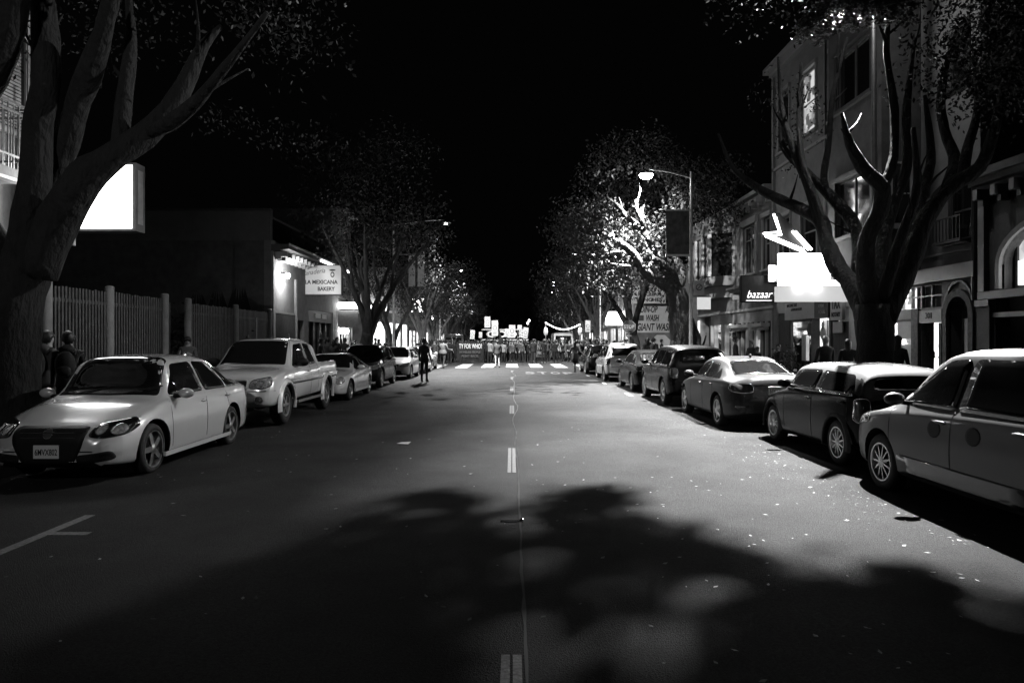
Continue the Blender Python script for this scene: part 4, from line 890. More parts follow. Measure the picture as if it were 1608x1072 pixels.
for i, x in enumerate((-12.6, -11.8, -11.0, -10.9)):
    for k in range(7):
        a = k*.9; u = Vector((math.cos(a)*.35, math.sin(a)*.2, 0)); c = Vector((x, 28.5, 2.6)); b.add([c+u*.3+Vector((0, .05, 0)), c+u+Vector((.08, 0, .35)), c+u*.5+Vector((0, 0, 1.0+.1*i)), c+u+Vector((-.08, 0, .35))], [(0,1,2,3)], 'leaf')
    b.tube([(x, 28.5, 0), (x, 28.5, 2.7)], .09, 'bark', 8)
tag(b.build('agave_plants'), 'spiky dark agave-like plants standing up over the second fence', 'plant')
# ================================================================ vehicles
def pchip(xs, ys):
    n = len(xs); h = [xs[i+1]-xs[i] for i in range(n-1)]; dl = [(ys[i+1]-ys[i])/h[i] for i in range(n-1)]
    d = [0]*n; d[0] = dl[0]; d[-1] = dl[-1]
    for i in range(1, n-1):
        if dl[i-1]*dl[i] > 0:
            w1 = 2*h[i]+h[i-1]; w2 = h[i]+2*h[i-1]; d[i] = (w1+w2)/(w1/dl[i-1]+w2/dl[i])
    def f(x):
        if x <= xs[0]: return ys[0]
        if x >= xs[-1]: return ys[-1]
        i = 0
        while x > xs[i+1]: i += 1
        t = (x-xs[i])/h[i]; a, b = ys[i], ys[i+1]
        return (1+2*t)*(1-t)**2*a+t*(1-t)**2*h[i]*d[i]+t*t*(3-2*t)*b+t*t*(t-1)*h[i]*d[i+1]
    return f
def chaikin(P, n=2, closed=False):
    for _ in range(n):
        Q = [] if closed else [P[0]]
        m = len(P) if closed else len(P)-1
        for i in range(m):
            a, b = P[i], P[(i+1) % len(P)]
            Q += [tuple(.75*u+.25*v for u, v in zip(a, b)), tuple(.25*u+.75*v for u, v in zip(a, b))]
        if not closed: Q.append(P[-1])
        P = Q
    return P
def roundc(P, r):
    out = []; n = len(P)
    for i in range(n):
        a, b, c = Vector(P[i-1]), Vector(P[i]), Vector(P[(i+1) % n]); u = a-b; v = c-b; k = min(r, u.length*.4, v.length*.4)
        p, q = b+u.normalized()*k, b+v.normalized()*k
        for t in (0, .33, .67, 1): w = p.lerp(b, t).lerp(b.lerp(q, t), t); out.append((w.x, w.y))
    return out
class Car:
    """front of the car towards +x, x = 0 at the middle; all sizes in metres"""
    def __init__(s, name, label, cat, L, Wd, top, belt, plan, bot, roofw, wb, fo, wr, paint, group='cars parked along both kerbs', roofpaint=None, bed=None, dark=None):
        s.L, s.W = L, Wd/2; s.paint = paint; s.wr = wr; X = lambda q: L/2-q      # tables measured from the front bumper
        s.r = tag(empty(name), label, cat, group)
        F = lambda tb: pchip([a for a, _ in tb], [b for _, b in tb])
        s.top, s.belt, s.plan, s.bot, s.rw = F(top), F(belt), F(plan), F(bot), F(roofw)
        xs = sorted(set([0, .02, .05, .1, .16, .24, L-.24, L-.16, L-.1, L-.05, L-.02, L]+[i*L/56 for i in range(57)]+[a for a, _ in top]))
        sec = [s.section(x) for x in xs]; b = MB(); n = len(sec[0]); vs = []; fs = []
        for x, S_ in zip(xs, sec):
            ring = [(X(x), -y, z) for y, z in S_]+[(X(x), y, z) for y, z in S_[-2:0:-1]]
            vs += ring
        k = 2*n-2
        for i in range(len(xs)-1):
            for j in range(k): fs.append((i*k+j, i*k+(j+1) % k, (i+1)*k+(j+1) % k, (i+1)*k+j))
        fs += [tuple(range(k-1, -1, -1)), tuple((len(xs)-1)*k+j for j in range(k))]
        b.add(vs, fs, paint)
        s.body = b.build('body', s.r, smooth=True)
        bm = bmesh.new(); bm.from_mesh(s.body.data); bmesh.ops.recalc_face_normals(bm, faces=bm.faces)
        s.bvh = BVHTree.FromBMesh(bm); bm.to_mesh(s.body.data); bm.free()
        s.ax = (X(fo), X(fo+wb)); ar = wr+.065
        for m_ in ('plastic',): s.body.data.materials.append(M[m_])
        if roofpaint: s.body.data.materials.append(M[roofpaint])
        c = MB()
        for a in s.ax:
            for sd in (-1, 1):
                mt = Matrix.Translation((a, sd*(s.W+.12), wr)) @ Matrix.Rotation(R(90)*sd, 4, 'X')
                k0 = len(c.v); nn = 30; P = []
                c.add([mt @ Vector((ar*math.cos(6.28318*q/nn), ar*math.sin(6.28318*q/nn), h)) for h in (0, .42) for q in range(nn)],
                      [tuple(range(nn)), tuple(range(2*nn-1, nn-1, -1))]+[(q, nn+q, nn+(q+1) % nn, (q+1) % nn) for q in range(nn)], 'plastic')
        if bed: c.box(X(bed[1]), X(bed[0]), -s.W+.14, s.W-.14, bed[2], 2.5, 'plastic')
        co = c.build('cut'); bm = bmesh.new(); bm.from_mesh(co.data); bmesh.ops.recalc_face_normals(bm, faces=bm.faces); bm.to_mesh(co.data); bm.free()
        md = s.body.modifiers.new('b', 'BOOLEAN'); md.operation = 'DIFFERENCE'; md.solver = 'EXACT'; md.object = co
        dg = bpy.context.evaluated_depsgraph_get(); me = bpy.data.meshes.new_from_object(s.body.evaluated_get(dg))
        s.body.modifiers.clear(); old = s.body.data; s.body.data = me; bpy.data.objects.remove(co)
        me.materials.clear()
        for m_ in (paint, 'plastic', roofpaint or paint): me.materials.append(M[m_] if isinstance(m_, str) else m_)
        for p in me.polygons:
            c0 = p.center; mi = 0
            for a in s.ax:
                if math.hypot(c0.x-a, c0.z-wr) < ar+.004 and abs(c0.y) > s.W-.4 and (abs(p.normal.y) > .9 or (Vector((c0.x-a, 0, c0.z-wr)).normalized().dot(p.normal) < -.5)) and not (abs(p.normal.y) > .9 and abs(c0.y) > s.W-.25): mi = 1
            if bed and c0.z > bed[2]-.01 and X(bed[1])-.01 < c0.x < X(bed[0])+.01 and abs(c0.y) < s.W-.13: mi = 1
            if c0.z < .3 and p.normal.z < -.6: mi = 1
            if dark and c0.z > s.belt(L/2-c0.x)+.03 and dark[0] < L/2-c0.x < dark[1] and p.normal.z < .55: mi = 1
            if roofpaint and c0.z > s.belt(L/2-c0.x)+.22 and p.normal.z > .55: mi = 2
            p.material_index = mi; p.use_smooth = True
        me.set_sharp_from_angle(angle=R(38)); s.X = X
    def section(s, x):
        w, bt, be, tp, rw = s.plan(x)*s.W, s.bot(x), s.belt(x), s.top(x), s.rw(x)*s.W
        rw = min(rw, w*.93); ze = max(be+.012, tp-.035-.03*min(1, (tp-be)*3)); md = bt+(be-bt)*.52
        P = [(0, bt), (w*.5, bt), (w*.86, bt+.004), (w*.965, bt+.05), (w*.985, bt+.16), (w, md-.05), (w, md+.08), (w*.985, be-.1), (w*.965, be-.03), (w*.94, be),
             ((w*.93*2+rw)/3, be+(ze-be)*.35), ((w*.93+rw*2)/3, be+(ze-be)*.7), (rw+.01, ze-.03*min(1, (ze-be)*4)), (rw-.03, ze+.006), (rw*.82, tp-.022), (rw*.45, tp-.004), (0, tp)]
        return chaikin(P, 1)
    def patch(s, name, poly, proj, m, off=.006, parent=None, rings=4, smooth=2, n=36, rim=None, thick=.012, side=1, ret=None, push=None):
        """panel lying on the bodywork. proj: 'side' poly=(q,z), 'top' (q,y), 'front'/'rear' (y,z); q measured from the front bumper"""
        P = roundc(list(poly), .07 if smooth == 1 else .12) if smooth else list(poly)
        # densify
        Q = []
        for i in range(len(P)):
            a, b = P[i], P[(i+1) % len(P)]; l = math.dist(a, b); k = max(1, int(l/(.035 if proj in ('front', 'rear') else .06)))
            for j in range(k): Q.append((a[0]+(b[0]-a[0])*j/k, a[1]+(b[1]-a[1])*j/k))
        if proj in ('front', 'rear') and name != 'windshield': off = max(off, .009); rings = max(rings, 7)
        P = Q; c = (sum(p[0] for p in P)/len(P), sum(p[1] for p in P)/len(P)); N = len(P)
        def hit(u, v):
            if proj == 'side': o = Vector((s.X(u), side*3, v)); d = Vector((0, -side, 0))
            elif proj == 'top': o = Vector((s.X(u), v, 4)); d = Vector((0, 0, -1))
            elif proj == 'front': o = Vector((5, u, v)); d = Vector((-1, 0, 0))
            elif proj == 'rear': o = Vector((-5, u, v)); d = Vector((1, 0, 0))
            h, nn, _, _ = s.bvh.ray_cast(o, d)
            if h is None: return None
            if nn.dot(d) > 0: nn = -nn
            return h, nn, d
        g = []
        for rg in range(rings+1):
            t = rg/rings; row = []
            for p in P if rg else P[:1]:
                h = hit(c[0]+(p[0]-c[0])*t, c[1]+(p[1]-c[1])*t); row.append(h)
            g.append(row)
        b = MB(); vs = []; idx = {}
        def V(rg, i, o):
            h = g[rg][i if rg else 0]
            if h is None: return None
            key = (rg, i if rg else 0, o)
            if key not in idx: idx[key] = len(vs); vs.append(h[0]+(h[1]*.7-h[2]*.3).normalized()*o)
            return idx[key]
        fs = []
        for i in range(N):
            f = [V(0, 0, off), V(1, i, off), V(1, (i+1) % N, off)]
            if None not in f: fs.append(tuple(f))
            for rg in range(1, rings):
                f = [V(rg, i, off), V(rg+1, i, off), V(rg+1, (i+1) % N, off), V(rg, (i+1) % N, off)]
                if None not in f: fs.append(tuple(f))
            f = [V(rings, i, off), V(rings, i, off-thick), V(rings, (i+1) % N, off-thick), V(rings, (i+1) % N, off)]
            if None not in f: fs.append(tuple(f))
        b.add(vs, fs, m)
        if rim:      # bright or dark border bead
            pts = [vs[V(rings, i, off)] for i in range(N) if V(rings, i, off) is not None]
            if len(pts) > 3: b.tube(pts+[pts[0]], rim[0], rim[1], 5, cap=False)
        if ret is not None: ret.append(b); return b
        return b.build(name, parent or s.r, smooth=True)
    def wheel(s, style, front_turn=0, rimr=.68):
        for ai, a in enumerate(s.ax):
            for sd in (-1, 1):
                r_ = s.wr; tw = .2 if r_ < .38 else .25; ri = r_*rimr
                mt = Matrix.Translation((a, sd*(s.W-.035), r_)) @ Matrix.Rotation(-R(90)*sd, 4, 'X')
                if ai == 0 and front_turn: mt = Matrix.Translation((a, sd*(s.W-.035), r_)) @ Matrix.Rotation(R(front_turn), 4, 'Z') @ Matrix.Rotation(-R(90)*sd, 4, 'X')
                w = MB(); w.lathe([(ri-.02, -tw), (r_-.05, -tw), (r_-.01, -tw+.03), (r_, -tw+.06), (r_, -.05), (r_-.012, -.02), (r_-.05, 0), (ri+.012, -.004), (ri, -.02), (ri, -.04), (ri-.03, -tw)], 'rubber', 40, mt)
                wo = w.build('wheel', s.r, smooth=True)
                w = MB(); w.lathe([(ri+.005, -.004), (ri-.012, -.006), (ri-.03, -.035), (ri-.04, -.15)], 'alloy', 40, mt)
                w.lathe([(ri-.035, -.12), (0.001, -.12)], 'plastic', 24, mt); w.lathe([(.001, .0), (.03, -.002), (.055, -.012), (.065, -.05)], 'alloy', 20, mt)
                ns = {'five': 5, 'multi': 11, 'six': 6, 'seven': 7, 'ten': 10}[style]; wd = {'five': .052, 'multi': .016, 'six': .04, 'seven': .032, 'ten': .02}[style]
                for q in range(ns):
                    rt = mt @ Matrix.Rotation(6.28318*q/ns, 4, 'Z'); f = 1.25 if style == 'five' else 1
                    pts = [(.03, -wd*.75, -.012), (ri-.02, -wd*.5*f, -.022), (ri-.02, wd*.5*f, -.022), (.03, wd*.75, -.012), (.03, -wd*.5, -.05), (ri-.02, -wd*.4, -.055), (ri-.02, wd*.4, -.055), (.03, wd*.5, -.05)]
                    w.add([rt @ Vector(p) for p in pts], [(0,1,2,3),(7,6,5,4),(0,4,5,1),(1,5,6,2),(2,6,7,3),(3,7,4,0)], 'alloy')
                w.build('rim', wo, angle=35)
    def sides(s, windows, glass='carglass', rim=None, seams=(), handles=(), hz=.0):
        for sd in (-1, 1):
            for w in windows: s.patch('side_window', w, 'side', glass, side=sd, smooth=1, rim=rim)
            for q0, z0, q1, z1 in seams:
                s.patch('door_seam', [(q0-.006, z0), (q0+.006, z0), (q1+.006, z1), (q1-.006, z1)], 'side', 'plastic', off=.0025, side=sd, smooth=0, rings=2, thick=.001)
            for q, z in handles:
                h = s.bvh.ray_cast(Vector((s.X(q), sd*3, z)), Vector((0, -sd, 0)))[0]
                if h:
                    b = MB(); b.ball((h.x, h.y+sd*.02, z), .02, s.paint, (5, .8, .9), 6); b.ball((h.x-.02, h.y+sd*.001, z-.005), .03, 'plastic', (2, .1, .9), 5); b.build('door_handle', s.r, smooth=True)
    def mirror(s, q, z, m=None, k=1):
        for sd in (-1, 1):
            h = s.bvh.ray_cast(Vector((s.X(q), sd*3, z-.03)), Vector((0, -sd, 0)))[0]; y = h.y if h else sd*s.W*.9
            b = MB(); b.ball((s.X(q)-.01, y+sd*.15, z+.05), .1*k, m or s.paint, (.62, 1.15, .72), 8); b.tube([(s.X(q), y-sd*.02, z), (s.X(q), y+sd*.1, z+.02)], .028, 'plastic', 6)
            b.build('side_mirror', s.r, smooth=True)
    def lamp_round(s, y, z, r_, proj='front', parent=None, m='lens', off=.012):
        P = [(y+r_*math.cos(a*.3927), z+r_*math.sin(a*.3927)) for a in range(16)]
        return s.patch('lamp_unit', P, proj, m, off=off, rings=3, smooth=0, rim=(.007, 'chrome'), parent=parent)
    def plate(s, txt, z, front=True, y=0, clean=True):
        h = s.bvh.ray_cast(Vector((5 if front else -5, y, z)), Vector((-1 if front else 1, 0, 0)))[0]; x = (h.x if h else s.L/2*(1 if front else -1)); sg = 1 if front else -1
        b = MB(); b.box(min(x, x+sg*.03), max(x, x+sg*.03), y-.155, y+.155, z-.08, z+.08, 'plate'); o = b.build('licence_plate', s.r)
        mt = Matrix.Translation((x+sg*.032, y, z-.008)) @ Matrix.Rotation(R(90*sg), 4, 'Z') @ Matrix.Rotation(R(90), 4, 'X')
        b = MB(); b.text(txt, 'ink', .105, mt, depth=.001, width=.27, bold=.0015); b.build('plate_number', o)
    def place(s, x, y, facing_cam=True, dz=0, rot=0):
        s.r.location = (x, y, crown_z(x)+dz); s.r.rotation_euler = (0, 0, R(-90 if facing_cam else 90)+R(rot)); return s.r
def flare(s, a, sd, m, wd=.07, th=.05):
    b = MB(); n = 22; r0 = s.wr+.05; vs = []
    for i in range(n+1):
        t = R(-12)+R(204)*i/n
        for rr_, yy in ((r0, .0), (r0, th), (r0+wd*.6, th), (r0+wd+.03, 0)): vs.append((a+rr_*math.cos(t), sd*(s.W-.03+yy), s.wr+rr_*math.sin(t)))
    b.add(vs, [(4*i+j, 4*i+j+1, 4*i+j+5, 4*i+j+4) for i in range(n) for j in range(3)], m); return b.build('fender_flare', s.r, smooth=True)
def paint(nm, c, met=.35, rough=.3): return mat(nm, c, rough, metal=met, coat=1, nscale=3, namt=.03)
M['p_silver'] = paint('paint_silver', .78, .3, .24); M['p_white'] = paint('paint_white', .7, 0); M['p_black'] = mat('paint_black', .008, .25, coat=.04, spec=.1)
M['p_grey'] = mat('paint_grey', .035, .4, metal=0, coat=.08, spec=.2); M['p_dark'] = paint('paint_charcoal', .05, .2); M['p_champ'] = mat('paint_champagne', .12, .45, metal=0, coat=.25, nscale=3, namt=.03); M['p_roof'] = paint('paint_cream_roof', .25, .1)
def sedan(name, label, p, L=4.55, Wd=1.78, H=1.46, hood=.95, cowl=1.25, r0=1.85, r1=3.0, dk=3.95, deck=1.03, beltz=.93, wb=2.58, fo=.9, wr=.325, cat='car', roofp=None):
    return Car(name, label, cat, L, Wd,
        top=[(0, .58), (.03, .66), (.12, .72), (.35, .80), (.8, hood-.05), (cowl-.12, hood), (cowl+.12, hood+.1), (r0-.12, H-.05), (r0+.12, H-.012), ((r0+r1)/2, H), (r1-.15, H-.035), (r1+.15, H-.10), (dk-.15, deck+.06), (dk+.05, deck), (L-.12, deck-.02), (L-.04, deck-.09), (L, deck-.25)],
        belt=[(0, .50), (.1, .62), (.4, .74), (1.0, beltz-.08), (cowl, beltz-.03), (2.2, beltz), (dk-.2, beltz+.04), (L-.2, beltz-.02), (L, beltz-.25)],
        plan=[(0, .62), (.03, .70), (.12, .80), (.3, .90), (.7, .975), (1.3, 1), (L-1.4, 1), (L-.6, .96), (L-.2, .87), (L-.05, .76), (L, .68)],
        bot=[(0, .30), (.1, .22), (.6, .19), (L-.6, .20), (L-.1, .27), (L, .36)],
        roofw=[(0, .5), (.4, .68), (cowl, .80), (r0, .66), ((r0+r1)/2, .655), (r1, .63), (dk, .70), (L, .55)], wb=wb, fo=fo, wr=wr, paint=p, roofpaint=roofp)
def sedan_glass(c, cowl, r0, r1, dk, H, beltz, q1=None, three=True, rim=None):
    z0 = beltz+.035; zt = H-.115; w1 = (cowl+r1+.35)/2+.12
    wins = [[(cowl+.16, z0), (r0-.02, zt-.02), (w1-.1, zt), (w1-.06, z0)], [(w1, z0), (w1-.03, zt), (r1-.15, zt-.03), (r1+.12, z0+.12), (r1+.12, z0)]]
    if three: wins.append([(r1+.18, z0+.005), (r1+.18, z0+.14), (r1-.02, zt-.05), (r1+.1, zt-.09), (dk-.22, z0+.03), (dk-.25, z0)])
    return wins, w1
# ---- silver sedan, nearest left
c = sedan('parked_car', 'silver four door sedan with five spoke wheels, nearest on the left', 'p_silver', H=1.57, beltz=.97, hood=1.0, deck=1.12, wr=.335, wb=2.62, fo=.88, L=4.6, r1=3.15, r0=1.8)
w, w1 = sedan_glass(c, 1.25, 1.8, 3.15, 3.98, 1.57, .97)
c.sides(w, seams=[(1.36, .30, 1.30, .93), (w1-.03, .26, w1-.04, .97), (3.35, .62, 3.18, 1.0), (1.36, .29, w1-.03, .26)], handles=[(w1-.18, .86), (3.22, .88)])
c.patch('windshield', [(1.27, -.70), (1.20, 0), (1.27, .70), (1.82, .565), (1.79, 0), (1.82, -.565)], 'top', 'carglass', smooth=1, rings=6)
c.patch('rear_window', [(3.12, -.5), (3.14, .5), (3.85, .6), (3.85, -.6)], 'top', 'carglass', smooth=1, rings=6)
for sd in (-1, 1):
    hl = c.patch('headlight', [(sd*.46, .60), (sd*.50, .745), (sd*.80, .80), (sd*.845, .70), (sd*.80, .60), (sd*.6, .575)], 'front', 'carglass', off=.008, smooth=1)
    for yy, rr_ in ((.58, .052), (.735, .058)): c.lamp_round(sd*yy, .67, rr_, parent=hl)
    c.patch('bumper_vent', [(sd*.36, .27), (sd*.34, .38), (sd*.72, .43), (sd*.74, .32)], 'front', 'plastic', off=.004, smooth=1)
    c.patch('tail_light', [(sd*.5, .72), (sd*.5, .92), (sd*.82, .92), (sd*.80, .74)], 'rear', 'redlens', smooth=1)
    b = MB(); b.box(-1.05, 1.2, sd*.885-.02, sd*.885+.02, .2, .26, 'p_silver'); b.build('side_sill', c.r)
c.patch('grille', [(-.42, .50), (-.46, .72), (.46, .72), (.42, .50), (.30, .26), (-.30, .26)], 'front', 'plastic', off=.004, smooth=1)
b = MB()
for z in (.53, .59, .65): b.box(2.29, 2.303, -.33, .33, z, z+.010, 'p_dark')
b.build('grille_bar', c.r); c.lamp_round(0, .64, .055, m='p_dark')
c.plate('6MVX802', .43); c.mirror(1.5, .98); c.wheel('five', rimr=.72)
b = MB()
for y0 in (-.45, .2): b.tube([(c.X(1.22), y0, 1.035), (c.X(1.42), y0+.5, 1.14)], .008, 'plastic', 5)
b.build('wiper', c.r)
jetta = c.place(-4.74-.89, 8.62+2.3)
# ---- silver pickup
L = 5.35
c = Car('parked_pickup', 'silver extended cab pickup truck behind the nearest silver sedan', 'pickup truck', L, 1.9,
    top=[(0, .86), (.03, .95), (.12, 1.05), (.4, 1.13), (1.3, 1.20), (1.45, 1.25), (2.05, 1.74), (2.25, 1.79), (2.9, 1.81), (3.35, 1.78), (3.55, 1.68), (3.66, 1.32), (3.72, 1.24), (L-.1, 1.24), (L, 1.2)],
    belt=[(0, .72), (.1, .9), (.5, 1.04), (1.4, 1.12), (3.5, 1.16), (3.72, 1.2), (L-.1, 1.2), (L, 1.1)],
    plan=[(0, .70), (.04, .80), (.12, .89), (.35, .96), (.7, .985), (1.3, .97), (3.6, .97), (L-.3, .97), (L-.05, .95), (L, .9)],
    bot=[(0, .42), (.3, .40), (.8, .42), (L-.5, .46), (L, .52)], roofw=[(0, .55), (.4, .72), (1.4, .8), (2.1, .70), (3.4, .68), (3.7, .85), (L, .88)],
    wb=3.25, fo=.95, wr=.40, paint='p_silver', bed=(3.8, L-.09, .75))
c.sides([[(1.62, 1.17), (2.12, 1.66), (2.72, 1.69), (2.74, 1.17)], [(2.84, 1.18), (2.82, 1.69), (3.28, 1.67), (3.40, 1.2)]], seams=[(1.55, .55, 1.5, 1.12), (2.79, .52, 2.79, 1.7), (3.42, .52, 3.45, 1.66), (3.74, .5, 3.74, 1.2), (1.55, .53, 3.42, .52)], handles=[(2.6, 1.05)])
c.patch('windshield', [(1.46, -.72), (1.40, 0), (1.46, .72), (2.08, .60), (2.06, 0), (2.08, -.60)], 'top', 'carglass', smooth=1, rings=6)
for sd in (-1, 1):
    hl = c.patch('headlight', [(sd*.46, .80), (sd*.50, .95), (sd*.83, 1.02), (sd*.87, .84), (sd*.7, .78)], 'front', 'lens', off=.01, smooth=1, rim=(.01, 'chrome'))
    c.lamp_round(sd*.66, .88, .07, parent=hl); c.lamp_round(sd*.66, .57, .07)
    for a in c.ax: flare(c, a, sd, 'p_silver', .09, .06)
    c.patch('tail_light', [(sd*.84, .8), (sd*.84, 1.15), (sd*.93, 1.15), (sd*.93, .8)], 'rear', 'redlens')
    b = MB(); b.box(-1.0, 1.0, sd*.93-.03, sd*.93+.03, .38, .43, 'alloy'); b.build('running_board', c.r)
c.patch('grille', [(-.42, .76), (-.45, .96), (.45, .96), (.42, .76)], 'front', 'plastic', smooth=1, rim=(.02, 'p_silver'))
c.patch('bumper_intake', [(-.38, .5), (-.4, .62), (.4, .62), (.38, .5)], 'front', 'plastic', off=.004, smooth=1)
c.patch('bumper_gap', [(-.9, .735), (-.9, .75), (.9, .75), (.9, .735)], 'front', 'plastic', off=.004, smooth=0)
c.mirror(1.82, 1.22, 'plastic', 1.35); c.wheel('six', rimr=.6, front_turn=0)
b = MB(); b.tube([(c.X(1.5), .84, 1.17), (c.X(1.35), .84, 1.9)], .006, 'steel', 5); b.build('antenna', c.r)
pick = c.place(-4.72-.95, 14.05+L/2, dz=.03)
# ---- left row, continued
c = sedan('parked_car', 'light two door coupe with round headlights and dark roof, behind the pickup', 'p_silver', L=4.45, H=1.39, beltz=.88, hood=.93, deck=1.0, wr=.31, wb=2.69, fo=.8, r0=2.0, r1=2.95, cowl=1.4, roofp='p_black')
w, w1 = sedan_glass(c, 1.4, 2.0, 2.95, 3.8, 1.39, .88, three=False); c.sides(w, seams=[(1.6, .28, 1.55, .86), (2.95, .28, 2.98, .9)], handles=[(2.8, .8)])
c.patch('windshield', [(1.42, -.68), (1.36, 0), (1.42, .68), (2.0, .54), (1.98, 0), (2.0, -.54)], 'top', 'carglass', smooth=1, rings=6)
c.patch('rear_window', [(3.1, -.5), (3.1, .5), (3.75, .6), (3.75, -.6)], 'top', 'carglass', smooth=1)
for sd in (-1, 1):
    hl = c.lamp_round(sd*.68, .62, .1); hl.name = 'headlight'; hl2 = c.lamp_round(sd*.49, .60, .072); hl2.name = 'headlight'
    c.patch('tail_light', [(sd*.5, .7), (sd*.5, .86), (sd*.82, .86), (sd*.78, .7)], 'rear', 'redlens')
    b = MB(); b.box(-1.0, 1.0, sd*.885-.015, sd*.885+.015, .24, .34, 'p_silver'); b.build('side_sill', c.r)
c.patch('grille', [(-.3, .5), (-.34, .66), (.34, .66), (.3, .5)], 'front', 'plastic', rim=(.01, 'chrome')); c.patch('bumper_intake', [(-.5, .28), (-.5, .38), (.5, .38), (.5, .28)], 'front', 'plastic', off=.004)
c.mirror(1.68, .92); c.wheel('seven'); c.place(-4.74-.89, 20.3+2.225)
def hatch(name, label, p, L=4.2, Wd=1.76, H=1.48, hood=.98, cowl=1.1, r0=1.75, r1=3.6, beltz=.95, wb=2.58, fo=.85, wr=.33, tail=.28, roofp=None, zlift=0, cat='car', style='seven', nwin=2, rear=True, lights='slant', wheelr=.68, rearw=.68, dark=None):
    """two-box car: hatchback, wagon, suv, minivan"""
    tb = beltz+.05
    c = Car(name, label, cat, L, Wd,
        top=[(0, .60+zlift), (.03, .70+zlift), (.12, .77+zlift), (.4, hood-.10), (cowl-.12, hood), (cowl+.1, hood+.08), (r0-.12, H-.05), (r0+.12, H-.012), ((r0+r1)/2, H), (r1-.1, H-.03), (L-tail-.03, H-.09), (L-tail+.06, H-.17), (L-.10, tb+.05), (L-.03, tb-.1), (L, tb-.35)],
        belt=[(0, .5+zlift), (.1, .66+zlift), (.4, .80+zlift*.9), (1.0, beltz-.07), (2.0, beltz), (L-.4, beltz+.05), (L-.1, beltz-.02), (L, beltz-.3)],
        plan=[(0, .64), (.03, .72), (.12, .83), (.3, .92), (.7, .98), (1.3, 1), (L-1.0, 1), (L-.4, .97), (L-.12, .90), (L-.03, .84), (L, .76)],
        bot=[(0, .3+zlift*.5), (.15, .22+zlift*.5), (.7, .19+zlift*.5), (L-.6, .2+zlift*.5), (L, .34+zlift*.4)],
        roofw=[(0, .5), (.4, .7), (cowl, .82), (r0, .70), ((r0+r1)/2, .70), (L-tail, rearw), (L-.1, .78), (L, .7)], wb=wb, fo=fo, wr=wr, paint=p, roofpaint=roofp, dark=dark)
    z0 = beltz+.04; zt = H-.12; a = cowl+.18; e = L-tail-.12; n = nwin+1; wins = []; cuts = [a+(e-a)*k/n for k in range(n+1)]
    for k in range(n):
        q0, q1 = cuts[k]+.03, cuts[k+1]-.03
        if k == 0: wins.append([(q0, z0), (r0-.05, zt-.02), (max(q1, r0+.2), zt), (q1+.02, z0)])
        elif k == n-1: wins.append([(q0, z0), (q0, zt), (q1-.06, zt-.03), (q1+.06, z0+.1), (q1+.04, z0)])
        else: wins.append([(q0, z0), (q0, zt), (q1, zt), (q1, z0)])
    c.sides(wins, seams=[(cowl+.2, .34+zlift*.5, cowl+.16, beltz-.03)]+[(cuts[k], .3+zlift*.5, cuts[k], beltz+.03) for k in (1, 2) if k < len(cuts)-0], handles=[(cuts[1]-.16, beltz-.09), (cuts[2]-.16, beltz-.07)])
    h = Wd/2
    c.patch('windshield', [(cowl+.03, -.78*h), (cowl-.03, 0), (cowl+.03, .78*h), (r0, .62*h), (r0-.02, 0), (r0, -.62*h)], 'top', 'carglass', smooth=1, rings=6)
    c.patch('rear_window', [(-.66*h, beltz+.12), (-.58*h, H-.19), (.58*h, H-.19), (.66*h, beltz+.12)], 'rear', 'carglass', smooth=1, rings=5)
    for sd in (-1, 1):
        zl = zlift
        if lights == 'slant': hl = c.patch('headlight', [(sd*.5*h, .60+zl), (sd*.55*h, .70+zl), (sd*.93*h, .82+zl), (sd*.97*h, .72+zl), (sd*.85*h, .6+zl)], 'front', 'lens', off=.008, smooth=1, rim=(.006, 'chrome'))
        else: hl = c.lamp_round(sd*.72*h, .70+zl, .1); hl.name = 'headlight'
        c.patch('tail_light', [(sd*.74*h, .62+zl), (sd*.73*h, beltz), (sd*.90*h, beltz), (sd*.93*h, .66+zl)], 'rear', 'redlens', off=.01, smooth=1, rim=(.006, 'chrome'))
    c.patch('grille', [(-.42*h, .60+zlift), (-.46*h, .71+zlift), (.46*h, .71+zlift), (.42*h, .60+zlift)], 'front', 'plastic', smooth=1, rim=(.008, 'chrome'))
    c.patch('bumper_intake', [(-.62*h, .30+zlift*.5), (-.55*h, .44+zlift*.5), (.55*h, .44+zlift*.5), (.62*h, .30+zlift*.5)], 'front', 'plastic', off=.004, smooth=1)
    c.patch('tailgate_seam', [(-.70*h, .56+zlift), (-.70*h, .572+zlift), (.70*h, .572+zlift), (.70*h, .56+zlift)], 'rear', 'plastic', off=.003, smooth=0, rings=2)
    c.mirror(cowl+.42, beltz+.04); c.wheel(style, rimr=wheelr); return c
def rails(c, H, q0, q1, m='chrome'):
    for sd in (-1, 1):
        b = MB(); y = sd*c.W*.62; b.tube([(c.X(q0), y, H-.03), (c.X(q0+.08), y, H+.04), (c.X((q0+q1)/2), y, H+.05), (c.X(q1-.08), y, H+.03), (c.X(q1), y, H-.05)], .016, m, 6); b.build('roof_rail', c.r, smooth=True)
c = hatch('parked_suv', 'dark suv with chrome window lines and big spoked wheels, third behind the pickup', 'p_black', L=4.45, Wd=1.83, H=1.64, hood=1.05, beltz=1.02, zlift=.12, wr=.37, style='five', cat='suv', wb=2.75, cowl=1.2, r0=1.9); rails(c, 1.64, 2.0, 4.0); c.place(-4.84-.915, 25.9+2.2)
c = hatch('parked_car', 'white hatchback with dark wedge headlights on the left', 'p_white', L=4.2, H=1.5, style='ten'); c.place(-4.6-.88, 31.9+2.1)
c.plate('5KTR291', .42)
c = sedan('parked_car', 'silver sedan hidden behind the man in black at the left kerb', 'p_silver', H=1.46, L=4.5)
